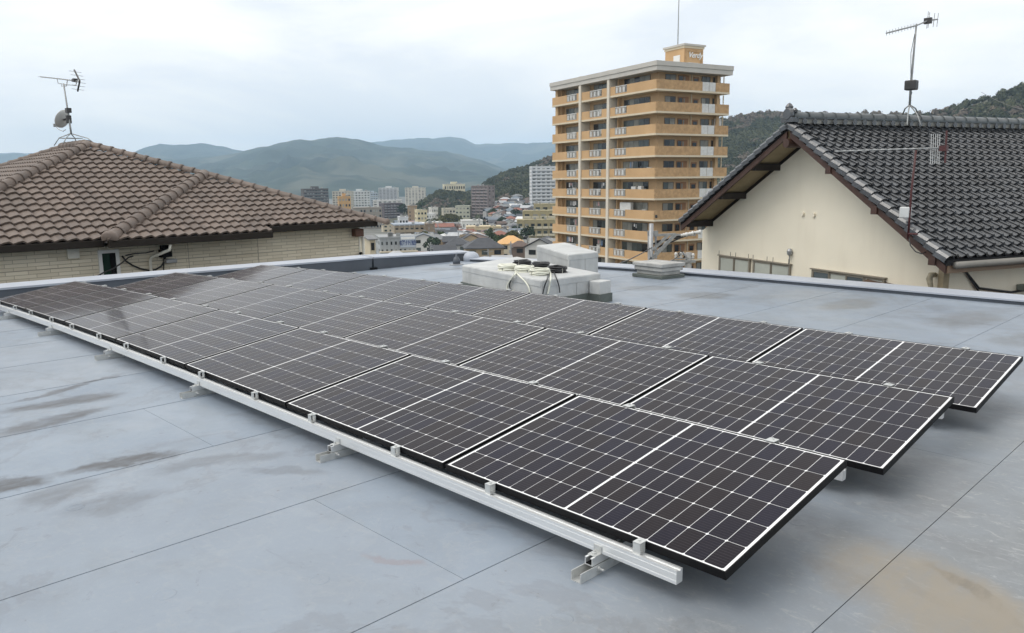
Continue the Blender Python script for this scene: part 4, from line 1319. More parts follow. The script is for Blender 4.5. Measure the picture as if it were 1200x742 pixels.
for (a, b, dy) in ((1058, 134, .25), (1063, 147, -.38), (1079, 147, -.38), (1076, 133, .25)):
    m = MB(); m.tube([q(1066, 123), q((1066 + a) / 2 + (a - 1066) * .18, (123 + b) / 2 - 1, dy * .5), q(a, b, dy)], .014, 6); m.build('leg', M_ANT, t, smooth=True)
m = MB(); m.box(q(1068, 100), (.22, .18, .19)); m.build('booster_box', M_ANTD, t, bevel=.02)
m = MB(); m.tube([q(1067, 105), q(1068.5, 109), q(1066, 115), q(1066, 121)], .01, 6); m.tube([q(1072, 40), q(1067.5, 62), q(1067.3, 95)], .006, 5); m.build('cable', M_CB, t)
m = MB(); m.tube([q(1038.5, 39), q(1056, 34.5), q(1074, 30), q(1088, 24), q(1098.5, 22.8)], .014, 6); m.build('boom', M_ANT, t)
m = MB(); m.box(q(1087.5, 24.5), (.14, .07, .11)); m.build('feed_box', M_ANTD, t)
for k in range(10):
    px_ = 1039 + k * 3.55; py_ = 39 - (px_ - 1038.5) * .257
    m = MB(); m.tube([q(px_, py_ - 3), q(px_, py_ + 3)], .0045, 5); m.build('director', M_ANT, t)
for px_, l in ((1086.5, 10), (1088, 9), (1094, 8), (1098.3, 8)):
    m = MB(); m.tube([q(px_ + 1.5, 23.5 - l), q(px_ - .5, 23.5 + l)], .006, 5); m.build('reflector', M_ANT, t)
# dark red mast fixed to the verge
base = lx(1064.5, 276, -.12)
t = thing('tv_antenna', 'TV antenna on dark red mast fixed to the verge of the black tiled roof', 'antenna', base)
q = lambda px, py, dx=0: lx(px, py, -.12 + dx) - base
m = MB(); m.tube([q(1064, 280), q(1068, 225), q(1073.5, 176)], .017, 8); m.build('mast', M_RED, t, smooth=True)
m = MB(); m.tube([q(1064, 274), q(1075, 274.5)], .016, 6);  m.build('wall_bracket', M_RED, t)
m = MB(); m.tube([q(980, 177.5), q(1020, 176), q(1100, 173.5)], .012, 6); m.build('boom', M_ANT, t)
Un = (hbR.to_3x3() @ Vector((1, 0, 0)))
for k in range(11):
    px_ = 983 + k * 9; py_ = 177.4 - (px_ - 980) * .032
    m = MB(); m.tube([q(px_, py_) - Un * .09, q(px_, py_) + Un * .09], .005, 5); m.build('director', M_DISH, t)
for px_ in (1091, 1093.5, 1096, 1098.5, 1101):
    m = MB(); m.tube([q(px_ + .6, 157), q(px_ - .6, 192)], .005, 5); m.build('reflector', M_DISH, t)
m = MB(); m.tube([q(1109.5, 153), q(1107.5, 191)], .015, 6); m.box(q(1106, 174), (.10, .10, .08)); m.build('reflector_bar', M_RED, t)
m = MB(); m.box(q(1061, 249), (.15, .12, .17)); m.build('booster_box', M_DISH, t, bevel=.015)
m = MB(); m.tube([q(1065, 278), q(1067, 288), q(1073, 295), q(1080, 297.5), (q(1086, 295) + q(1086, 295, .3)) / 2, q(1088, 291, .5)], .009, 6); m.build('cable', M_CB, t, smooth=True)

# ------------------------------------------------------------------ land
TZ = [(0, -9.4), (55, -9.6), (100, -16), (200, -19.5), (390, -29), (800, -37), (1500, -40), (60000, -40)]
def tz(D):
    for (a, za), (b, zb) in zip(TZ, TZ[1:]):
        if D <= b:
            return za + (zb - za) * (D - a) / (b - a)
    return -40
M_GRD = mat('town_ground', (0.085, 0.095, 0.07), 0.9, 0, 0.5, 0.03, tint=(0.15, 0.145, 0.13))
m = MB(); RAD = [0.01, 20, 40, 55, 70, 85, 100, 130, 160, 200, 250, 300, 390, 500, 650, 800, 1100, 1500, 2500, 5000, 9500]; NA = 72
for R_ in RAD:
    for k in range(NA):
        a = 2 * math.pi * k / NA
        m.v.append((CAM.x + R_ * math.cos(a), CAM.y + R_ * math.sin(a), tz(R_) - .2))
for i in range(len(RAD) - 1):
    for k in range(NA):
        m.f.append((i * NA + k, (i + 1) * NA + k, (i + 1) * NA + (k + 1) % NA, i * NA + (k + 1) % NA)); m.mi.append(0)
struct(m.build('ground', M_GRD, None, smooth=True))

from mathutils import noise as mnoise
def fbm(x, y, o=5):
    s_, a, f = 0, 1, 1
    for _ in range(o):
        s_ += a * mnoise.noise(Vector((x * f, y * f, 3.7))); a *= .5; f *= 2.03
    return s_
def interp(tab, x):
    if x <= tab[0][0]: return tab[0][1]
    for (a, ya), (b, yb) in zip(tab, tab[1:]):
        if x <= b: return ya + (yb - ya) * (x - a) / (b - a)
    return tab[-1][1]
def ridge(name, tab, D, back, depthf, mat_, amp, step=5, x0=-420, x1=1750, rows=44):
    m = MB(); cols = int((x1 - x0) / step) + 1
    for i in range(rows + 1):
        t_ = i / rows
        for c in range(cols):
            px = x0 + c * step
            Dr = D * (1 + .06 * math.sin(px * .011 + D))
            Dp = Dr - depthf * (1 - t_ * (1 + back)) if True else 0
            u_ = t_ * (1 + back)
            p = plan(px, Dp)
            zr = zat(plan(px, Dr), interp(tab, px))
            h = zr + 40
            prof = (u_ ** 0.85 if u_ <= 1 else 1 - .7 * (u_ - 1) / back)
            n_ = fbm(p.x / (D * .13), p.y / (D * .13), 6)
            e = max(0.0, 1 - abs(u_ - .55) / .55) if u_ < 1 else 0
            z = -41 + h * prof + n_ * amp * e * h - .42 * h * e * abs(mnoise.noise(Vector((p.x / (D * .06), p.y / (D * .06), 1.2)))) - .22 * h * e * abs(mnoise.noise(Vector((p.x / (D * .025), p.y / (D * .025), 5.2))))
            z += (fbm(px * .06, D, 5) * .022 * h if u_ > .93 else 0)
            m.v.append((p.x, p.y, z))
    for i in range(rows):
        for c in range(cols - 1):
            a = i * cols + c
            m.f.append((a, a + 1, a + cols + 1, a + cols)); m.mi.append(0)
    return struct(m.build(name, mat_, None, smooth=True))
def hill_mat(name, c1, c2, sc, c3):
    m = mat(name, c1, .95, 0, .25, sc, tint=c2, spec=.1)
    t = m.node_tree; b = t.nodes['Principled BSDF']
    src = b.inputs['Base Color'].links[0].from_socket
    n = t.nodes.new('ShaderNodeTexNoise'); n.inputs['Scale'].default_value = sc * .35; n.inputs['Detail'].default_value = 8; n.inputs['Distortion'].default_value = .8
    c = t.nodes.new('ShaderNodeTexCoord'); t.links.new(c.outputs['Object'], n.inputs['Vector'])
    mr = t.nodes.new('ShaderNodeMapRange'); mr.inputs[1].default_value = .54; mr.inputs[2].default_value = .62; mr.inputs[4].default_value = .8  # pale patches, strengthened so the colour stands in for shading on the relief
    t.links.new(n.outputs[0], mr.inputs[0])
    mx_ = t.nodes.new('ShaderNodeMix'); mx_.data_type = 'RGBA'; mx_.inputs[7].default_value = (*c3, 1)
    t.links.new(mr.outputs[0], mx_.inputs[0]); t.links.new(src, mx_.inputs[6]); t.links.new(mx_.outputs[2], b.inputs['Base Color'])
    return m
M_MT = hill_mat('mountain_forest', (0.026, 0.040, 0.032), (0.05, 0.066, 0.05), .006, (0.11, 0.115, 0.085))
ridge('mountain_ridge', [(-420, 182), (0, 180), (140, 182), (165, 175), (190, 168.5), (235, 167), (262, 170), (285, 176), (340, 188), (1750, 190)], 6600, .25, 2600, M_MT, .10, 6)
ridge('mountain_ridge', [(-420, 185), (100, 192), (250, 183), (275, 179), (300, 171), (330, 165), (360, 161), (388, 159), (420, 161), (445, 167), (470, 171), (500, 176), (525, 177), (545, 182), (570, 188), (592, 197), (620, 204), (1750, 205)], 4600, .25, 2300, M_MT, .16, 4)
ridge('mountain_ridge', [(-420, 180), (380, 176), (430, 166), (460, 163), (505, 157.5), (530, 159), (548, 161), (560, 168), (600, 166), (640, 165), (700, 168), (900, 172), (1750, 165)], 8000, .15, 2600, M_MT, .08, 6)
ridge('foothills', [(-420, 214), (150, 214), (250, 207), (330, 205), (360, 201), (395, 203), (430, 207), (480, 210), (560, 205), (640, 210), (1750, 212)], 3000, .3, 900, M_MT, .2, 6)

# wooded hill behind the tower and the houses
HILL = [(430, 256), (465, 250), (487, 246), (500, 238), (512, 230), (530, 229), (548, 231), (562, 226), (572, 216), (585, 209), (600, 203), (615, 200), (630, 194), (645, 188), (655, 184), (700, 172), (760, 158), (855, 142), (880, 138), (930, 137), (1000, 139), (1060, 139), (1085, 137), (1100, 134), (1140, 120), (1170, 109), (1200, 102), (1260, 86), (1400, 68), (1600, 60)]
def hill_geom(px):
    k = min(1, max(0, (px - 530) / 60)); k = k * k * (3 - 2 * k)
    Df = 700 + (480 - 700) * k; Dr = 850 + (1000 - 850) * k
    k2 = min(1, max(0, (px - 900) / 250)); Dr -= 330 * k2; Df -= 180 * k2
    return Df, Dr
def hill_z(px, D):
    Df, Dr = hill_geom(px)
    zr = zat(plan(px, Dr), interp(HILL, px)); zf = tz(Df) - 1
    u_ = (D - Df) / (Dr - Df)
    if u_ <= 1:
        u_ = max(0, u_)
        return zf + (zr - zf) * (u_ ** 1.25)
    return zr - (u_ - 1) * (zr - zf) * .6
m = MB(); PXS = list(range(420, 1640, 10)); NR = 22
for i in range(NR + 1):
    for px in PXS:
        Df, Dr = hill_geom(px); D = Df + (Dr * 1.25 - Df) * i / NR
        p = plan(px, D); z = hill_z(px, D)
        m.v.append((p.x, p.y, z + (fbm(p.x / 60, p.y / 60, 4) * 3 if i > 3 else 0)))
n = len(PXS)
for i in range(NR):
    for c in range(n - 1):
        a = i * n + c; m.f.append((a, a + 1, a + n + 1, a + n)); m.mi.append(0)
M_HILL = mat('hill_soil', (0.075, 0.075, 0.045), .95, 0, .3, .05)
struct(m.build('wooded_hill', M_HILL, None, smooth=True))

# the wood on it: thousands of crowns made of leaf clumps, one mass
M_WOOD = mat('woodland_leaves', (0.042, 0.054, 0.030), .8, 0, .4, .03, island=.36, spec=.1, tint=(0.070, 0.074, 0.042))
M_BARE = mat('bare_twigs', (0.15, 0.125, 0.10), .9, 0, .25, .1, island=.35, spec=.1)
def crown_proto(seed, nl):
    rnd = random.Random(seed)
    vs = []; fs = []
    for k in range(nl):
        # a ragged little fan of leaf faces round a point on a lumpy dome
        th = rnd.uniform(0, 2 * math.pi); ph = math.acos(rnd.uniform(-.25, 1))
        r = rnd.uniform(.70, 1.0) * (1 + .18 * math.sin(3 * th + seed) * math.sin(ph))
        c = Vector((r * math.sin(ph) * math.cos(th), r * math.sin(ph) * math.sin(th), r * math.cos(ph) * .85))
        nn_ = (c.normalized() + Vector((rnd.uniform(-.6, .6), rnd.uniform(-.6, .6), rnd.uniform(-.3, .7)))).normalized()
        a = nn_.orthogonal().normalized(); a = Matrix.Rotation(rnd.uniform(0, 6.3), 3, nn_) @ a; b = nn_.cross(a)
        s_ = rnd.uniform(.16, .32)
        o = len(vs)
        vs += [c + a * s_, c + b * s_ * .8 + nn_ * s_ * .3, c - a * s_, c - b * s_ * .8 + nn_ * s_ * .25, ]
        fs += [(o, o + 1, o + 2), (o, o + 2, o + 3)]
    # dark inner hull so the crown is not see-through everywhere
    o = len(vs)
    for (rr, z) in ((.35, -.25), (.72, .05), (.66, .42), (.3, .68)):
        for k in range(6):
            vs.append(Vector((rr * math.cos(k * 1.047 + z), rr * math.sin(k * 1.047 + z), z)))
    for i in range(3):
        for k in range(6):
            fs.append((o + i * 6 + k, o + i * 6 + (k + 1) % 6, o + i * 6 + 6 + (k + 1) % 6)); fs.append((o + i * 6 + k, o + i * 6 + 6 + (k + 1) % 6, o + i * 6 + 6 + k))
    fs.append((o + 18, o + 19, o + 20)); fs.append((o + 18, o + 20, o + 21)); fs.append((o + 18, o + 21, o + 22)); fs.append((o + 18, o + 22, o + 23))
    return np.array([tuple(v) for v in vs]), np.array(fs)
PROT = [crown_proto(s_, 70) for s_ in (1, 2, 3, 4)]
def forest(name, spots, mat_):
    V = []; Fq = []; o = 0
    rnd = random.Random(5)
    for (x, y, z, r, h) in spots:
        pv, pf = PROT[rnd.randrange(4)]
        a = rnd.uniform(0, 6.3); ca, sa = math.cos(a), math.sin(a)
        q = np.empty_like(pv)
        q[:, 0] = (pv[:, 0] * ca - pv[:, 1] * sa) * r + x
        q[:, 1] = (pv[:, 0] * sa + pv[:, 1] * ca) * r + y
        q[:, 2] = pv[:, 2] * h + z
        V.append(q); Fq.append(pf + o); o += len(pv)
    V = np.concatenate(V); Fq = np.concatenate(Fq)
    me = bpy.data.meshes.new(name)
    me.vertices.add(len(V)); me.vertices.foreach_set('co', V.ravel())
    me.loops.add(len(Fq) * 3); me.loops.foreach_set('vertex_index', Fq.ravel().astype(np.int32))
    me.polygons.add(len(Fq)); me.polygons.foreach_set('loop_start', np.arange(0, len(Fq) * 3, 3, dtype=np.int32))
    me.update(calc_edges=True); me.validate()
    me.materials.append(mat_)
    return stuff(link(name, me))
rnd = random.Random(11)
spots = []; bare = []
def try_spot(px, D):
    Df, Dr = hill_geom(px)
    u_ = (D - Df) / (Dr - Df)
    p = plan(px, D); z = hill_z(px, D)
    lo = .36 if 560 < px < 680 else (.02 if px <= 560 else .3)
    lo += .05 * math.sin(px * .09) + .03 * math.sin(px * .31)
    if u_ < lo or u_ > 1.15: return
    r = rnd.uniform(2.0, 4.3) * (1.12 if rnd.random() < .12 else 1); h = r * rnd.uniform(.85, 1.5)
    if 583 < px < 615 and u_ < lo + .12:
        bare.append((p.x, p.y, z + 2, r, h * .7)); return
    if u_ > .93 and 860 < px < 1110 and rnd.random() < .3:
        bare.append((p.x, p.y, z + 4, r, h * 1.2)); return
    if fbm(p.x / 90, p.y / 90, 3) > .32 and rnd.random() < .6: bare.append((p.x, p.y, z + 2.5, r, h)); return
    spots.append((p.x, p.y, z + 2.5, r, h))
for _ in range(3400): try_spot(rnd.uniform(480, 662), rnd.uniform(560, 1080) if rnd.random() < .75 else rnd.uniform(690, 900))
for _ in range(2200): try_spot(rnd.uniform(840, 935), rnd.uniform(650, 1060))
for _ in range(2600): try_spot(rnd.uniform(935, 1320), rnd.uniform(480, 1060))
for _ in range(900): try_spot(rnd.uniform(662, 850), rnd.uniform(780, 1080))
forest('woodland', spots, M_WOOD)
forest('bare_woodland', bare, M_BARE)

# ------------------------------------------------------------------ buildings of the town
def cm(name, c, rough=.75, var=.08, scale=.4):
    return mat(name, c, rough, 0, var, scale)
M_GD = mat('window_dark', (0.018, 0.020, 0.022), 0.12, 0, .3, .5)
M_GC = mat('window_curtain', (0.27, 0.27, 0.24), 0.4, 0, .2, 1)
M_GG = mat('window_grey', (0.075, 0.09, 0.085), 0.15, 0, .3, .7)
M_RAILW = mat('rail_white', (0.62, 0.62, 0.60), .4)
M_SLABG = cm('roof_slab_grey', (0.30, 0.30, 0.29))

# ---- the tan apartment tower
M_TAN = mat('tan_tile', (0.53, 0.335, 0.165), .65, 0, .07, .25, tint=(0.57, 0.37, 0.19))
M_TANB = mat('tan_brick', (0.43, 0.27, 0.135), .75, 0, .16, 2.2, tint=(0.48, 0.31, 0.16))
M_TANW = mat('tan_wall', (0.56, 0.385, 0.215), .7, 0, .06, .4)
M_CRM = mat('cream_band', (0.64, 0.56, 0.42), .7, 0, .05, .5)
M_BAND = mat('cornice_grey', (0.52, 0.50, 0.46), .7, 0, .06, .6)
M_PILL = mat('pillar_paint', (0.66, 0.61, 0.52), .7, 0, .05, .5)
M_DOOR = mat('brown_recess', (0.30, 0.15, 0.065), .6)
tp = plan(767, 103)
TGZ = -17.0
tower = thing('apartment_tower', 'tan eleven storey apartment tower with wraparound balconies and pale cornice', 'apartment building', (tp.x, tp.y, TGZ), math.radians(73.9))
TR, TL, RC = 12.35, 25.4, 1.45
def tzz(z): return z - TGZ
PB1, PB2 = 10.35, 17.45
m = MB(); m.bx(RC, TR - .9, RC, TL - .6, 0, tzz(15.4)); m.build('wall', M_TANW, tower)
m = MB(); m.bx(-.25, TR + .25, -.25, TL + .2, tzz(15.27), tzz(15.85)); m.build('roof_slab', M_BAND, tower)
m = MB(); m.bx(-.35, TR + .3, -.35, TL + .25, tzz(15.853), tzz(16.42)); m.build('cornice', M_BAND, tower)
for s_ in (PB1, PB2):
    m = MB(); m.bx(-.18, RC - .003, s_ - .28, s_ + .28, 0, tzz(16.5)); m.build('pillar', M_PILL, tower)
m = MB(); m.bx(.35, RC + .3, TL - 1.0, TL - .35, 0, tzz(15.26)); m.build('end_wall', M_TANW, tower)
m = MB(); m.bx(TR - 1.35, TR - .85, .9, RC + 2, 0, tzz(15.26)); m.build('end_wall', M_TANW, tower)
ct = math.radians(73.9)
TXV = Vector((math.cos(ct), math.sin(ct), 0)); TYV = Vector((-math.sin(ct), math.cos(ct), 0))
def along(px, o, dv, z=5):
    o = Vector((o.x, o.y, z)); k = (px - 600) / FL; d0 = o - CAM
    return (k * d0.dot(FW) - d0.dot(RT)) / (dv.dot(RT) - k * dv.dot(FW))
def sL_(px, off): return along(px, tp + TXV * off, TYV)
def sR_(px, off): return along(px, tp + TYV * off, TXV)
rndt = random.Random(3)
WML = {}
def pane_mesh(w_, h_, mt, axis):
    key = (round(w_, 2), round(h_, 2), mt.name, axis)
    if key not in WML:
        m = MB()
        if axis == 'y': m.bx(-.02, .02, 0, w_ - .05, 0, h_)
        else: m.bx(0, w_ - .05, -.02, .02, 0, h_)
        WML[key] = m.mesh('pane', mt)
    return WML[key]
M_FRM = mat('window_frame_brown', (0.16, 0.12, 0.085), .5)
def twindow(side, a, b, z0, z1, npan, off, mats_):
    """side 'L' runs along local y on the plane x = off, 'R' along local x on the plane y = off"""
    lo, hi = min(a, b), max(a, b)
    m = MB(); f = .07
    def put(s0, s1, za, zb, d):
        if side == 'L': m.bx(off - d, off - .004, s0, s1, za, zb)
        else: m.bx(s0, s1, off - d, off - .004, za, zb)
    put(lo - f, lo, z0 - f, z1 + f, .06); put(hi, hi + f, z0 - f, z1 + f, .06); put(lo, hi, z1, z1 + f, .055); put(lo, hi, z0 - f, z0, .055)
    wo = m.build('window', M_FRM, tower)
    pw = (hi - lo) / npan
    for i in range(npan):
        mt = rndt.choice(mats_)
        me = pane_mesh(pw, z1 - z0, mt, 'y' if side == 'L' else 'x')
        s0 = lo + i * pw + .025
        link('pane', me, wo, Matrix.Translation((off - .03, s0, z0) if side == 'L' else (s0, off - .03, z0)))
MIXW = [M_GD, M_GG, M_GG, M_GC, M_GC]
PTH = .14
def rail_insert(a, b, zt):
    m = MB(); lo, hi = min(a, b), max(a, b)
    m.bx(-.03, .03, lo, hi, zt - .08, zt); m.bx(-.03, .03, lo, hi, zt - 1.02, zt - .95)
    n = 10
    for i in range(n + 1):
        y = lo + (hi - lo) * i / n; m.bx(-.022, .022, y - .035, y + .035, zt - .95, zt - .08)
    for i in (3, 6, 9):
        y = lo + (hi - lo) * i / n; m.bx(-.012, .012, y - .16, y + .16, zt - .85, zt - .2)
    return m
INS = [(664, 675.5), (690.5, 704.5), (720, 733.5)]
for k in range(11):
    zt_ = tzz(14.2 - 2.765 * k); zb = zt_ - 1.16
    m = MB()
    m.bx(-.05, TR, -.05, TL, zb - .24, zb - .002)            # slab edge
    m.build('balcony_slab', M_CRM, tower)
    bays = [(0.0, PB1 - .285), (PB1 + .285, PB2 - .285), (PB2 + .285, TL)]
    order = [INS[2], INS[1], INS[0]]
    m = MB()
    for (b0, b1), (pa, pb) in zip(bays, order):
        i0, i1 = sorted((sL_(pa, 0), sL_(pb, 0)))
        y0 = b0 + (PTH if b0 == 0 else 0)
        m.bx(0, PTH, y0, i0, zb, zt_); m.bx(0, PTH, i1, b1, zb, zt_); m.bx(0.002, PTH - .002, i0, i1, zb, zb + .2)
    m.bx(PTH, RC - .01, TL - PTH, TL, zb, zt_)
    m.build('parapet', M_TAN, tower)
    for (pa, pb) in order:
        i0, i1 = sorted((sL_(pa, 0), sL_(pb, 0)))
        o = rail_insert(i0, i1, zt_).build('railing', M_RAILW, tower); o.location.x = .07
    m = MB()
    j0, j1 = sorted((sR_(821, 0), sR_(836.5, 0)))
    m.bx(0, j0, 0, PTH, zb, zt_); m.bx(j1, TR, 0, PTH, zb, zt_); m.bx(TR - PTH, TR, PTH, RC + .5, zb, zt_)
    m.build('parapet', M_TANB, tower)
    jm = (j0 + j1) / 2
    for (a, b) in ((j0 + .03, jm - .03), (jm + .03, j1 - .03)):
        m = MB(); m.bx(a, b, .03, .08, zb + .02, zt_ - .01); m.build('frosted_panel', M_RAILW, tower)
    zw0, zw1 = zb - .02, zt_ + .92
    for (pa, pb, npn) in ((664, 678, 3), (696, 711, 3), (731, 760.5, 5)):
        twindow('L', sL_(pa, RC), sL_(pb, RC), zw0, zw1, npn, RC, MIXW)
    for (pb_) in (661, 688, 717, 727):                        # partitions and downpipes of the balconies
        y = sL_(pb_, RC)
        m = MB(); m.bx(RC - .55, RC - .002, y - .12, y + .12, zb, zt_ + 1.36); m.build('partition', M_TANW, tower)
    for (pa, pb, kind) in ((778, 789.5, 'w'), (792.6, 805, 'd'), (810, 816.5, 's'), (820, 829, 'w'), (833, 841, 'w')):
        a, b = sR_(pa, RC), sR_(pb, RC)
        if kind == 'w': twindow('R', a, b, zt_ - .25, zt_ + .85, 2, RC, [M_GD, M_GG, M_GC, M_GG])
        elif kind == 'd':
            m = MB(); m.bx(a, b, RC - .05, RC - .003, zb, zt_ + .9); r_ = m.build('door_recess', M_DOOR, tower)
            m = MB(); m.bx(a + .1, a + .75, RC - .09, RC - .052, zb, zt_ + .75); m.build('door', M_GD, r_)
            m = MB(); m.bx(a + .95, a + 1.12, RC - .09, RC - .052, zt_ - .4, zt_ + .7); m.build('side_light', M_GC, r_)
        else:
            m = MB(); m.bx(a, b, RC - .05, RC - .003, zt_ - .5, zt_ + .75); r_ = m.build('meter_recess', M_DOOR, tower)
            m = MB(); m.bx(a + .12, b - .2, RC - .09, RC - .052, zt_ - .4, zt_ + .55); m.build('door', M_GD, r_)
    for px_ in (808, 845):
        a = sR_(px_, RC); m = MB(); m.bx(a - .05, a + .05, RC - .12, RC - .004, zb, zt_ + 1.36); m.build('downpipe', M_CRM, tower)
M_ACU = mat('ac_white', (0.60, 0.60, 0.57), .5)
CLOTH = [mat('cloth_' + n_, c_, .8) for n_, c_ in (('white', (.7, .7, .7)), ('blue', (.16, .24, .38)), ('pink', (.5, .3, .3)), ('grey', (.3, .3, .3)))]
for k in range(10):
    zt_ = tzz(14.2 - 2.765 * k)
    for (pa, pb) in ((666, 677), (697, 710), (735, 759)):
        y0, y1 = sorted((sL_(pa, .8), sL_(pb, .8)))
        if rndt.random() < .55:
            y = rndt.uniform(y0, y1); m = MB(); m.bx(1.05, 1.38, y - .4, y + .4, zt_ - .45, zt_ + .2 * rndt.random()); m.build('air_conditioner', M_ACU, tower)
        if rndt.random() < .4:
            y = rndt.uniform(y0, y1 - 1.2)
            for q_ in range(rndt.randint(2, 5)):
                m = MB(); h_ = rndt.uniform(.35, .8); m.bx(.7, .72, y + q_ * .42, y + q_ * .42 + rndt.uniform(.25, .38), zt_ + .85 - h_, zt_ + .85); m.build('laundry', rndt.choice(CLOTH), tower)
# odd things on the balconies
for (kk, pa, pb, z0, z1, mt) in ((6, 728, 741, -.2, .95, M_RAILW), (5, 741, 746, -.1, .35, M_RAILW), (5, 749, 753, -.1, .4, M_RAILW)):
    zt_ = tzz(14.2 - 2.765 * kk); a, b = sorted((sL_(pa, .6), sL_(pb, .6)))
    m = MB(); m.bx(.45, .95, a, b, zt_ + z0, zt_ + z1); m.build('awning' if z1 > .9 else 'laundry', mt, tower, bevel=.05)
a, b = sorted((sR_(834, RC), sR_(842, RC))); zt_ = tzz(14.2 - 2.765 * 2)
m = MB(); m.bx(a, b, RC - .35, RC - .3, zt_ - .2, zt_ + 1.0); m.build('blind', M_RAILW, tower)
# roof house with the name in white script
pa = tower.matrix_basis
cx = 4.2
def on_roof(px, D_):
    p = plan(px, D_); v = p - tp; return v.dot(TXV), v.dot(TYV)
rx0, ry0 = 2.8, 3.0
# corner of the roof house seen at column 797; left end 779, right end 824
def corner_at(px, d_): return on_roof(px, d_)
dcor = 108.5
rx0, ry0 = corner_at(797.5, dcor)
oc = tp + TXV * rx0 + TYV * ry0
ry1 = ry0 + along(779.5, oc, TYV, 18); rx1 = rx0 + along(824, oc, TXV, 18)
zt2 = zat(oc, 51)
m = MB(); m.bx(rx0, rx1, ry0, ry1, tzz(15.8), tzz(zt2) - .55); roofhouse = m.build('roof_house', M_TAN, tower)
m = MB(); m.bx(rx0 - .1, rx1 + .1, ry0 - .1, ry1 + .1, tzz(zt2) - .548, tzz(zt2) - .25); m.build('cornice', M_CRM, roofhouse)
m = MB(); m.bx(rx0 - .25, rx1 + .25, ry0 - .25, ry1 + .25, tzz(zt2) - .248, tzz(zt2)); m.build('roof_slab', M_BAND, roofhouse)
m = MB(); zq = tzz(zt2)
def rframe(x0, x1, z0, z1):
    m.bx(x0, x0 + .25, ry0 - .08, ry0 - .002, z0, z1); m.bx(x1 - .25, x1, ry0 - .08, ry0 - .002, z0, z1); m.bx(x0 + .25, x1 - .25, ry0 - .08, ry0 - .002, z1 - .25, z1)
rframe(rx0 + .15, rx1 - .15, tzz(15.9), zq - .75); m.build('panel_frame', M_TANB, roofhouse)
m = MB(); m.bx(rx0 - .06, rx0 - .002, ry0 + .8, ry0 + 2.1, tzz(15.9), zq - 1.35); m.build('white_panel', M_WHITE, roofhouse)  # plain white panel on the side face of the roof house
def text(body, size, M, mat_, parent, name, extrude=.03, shear=0.0, off=0.0):
    c = bpy.data.curves.new(name, 'FONT'); c.body = body; c.size = size; c.extrude = extrude; c.shear = shear; c.offset = off
    c.align_x = 'CENTER'; c.align_y = 'CENTER'
    tmp = bpy.data.objects.new('tmp', c); COL.objects.link(tmp)
    bpy.context.view_layer.update()
    me = bpy.data.meshes.new_from_object(tmp.evaluated_get(bpy.context.evaluated_depsgraph_get()))
    bpy.data.objects.remove(tmp); me.materials.clear(); me.materials.append(mat_)
    return link(name, me, parent, M)
M_LET = mat('white_letters', (0.80, 0.80, 0.78), .5)
tx = Matrix.Translation(((rx0 + rx1) / 2 + .15, ry0 - .10, zq - 1.42)) @ Matrix.Rotation(math.pi / 2, 4, 'X')
text('Verdy', 1.0, tx, M_LET, roofhouse, 'lettering', .06, .35, .012)
m = MB()
for (a, b) in ((-.95, .0), (.1, .35), (.5, .75)): m.bx((rx0 + rx1) / 2 + a, (rx0 + rx1) / 2 + b, ry0 - .05, ry0 - .003, zq - 2.55, zq - 2.36)
m.build('lettering', M_LET, roofhouse)
po = on_roof(790, 110)
m = MB(); m.tube([(po[0], po[1], tzz(15.8)), (po[0], po[1], tzz(23)), (po[0], po[1], tzz(30))], [.10, .07, .04], 6); m.build('antenna_pole', M_STEEL, tower)

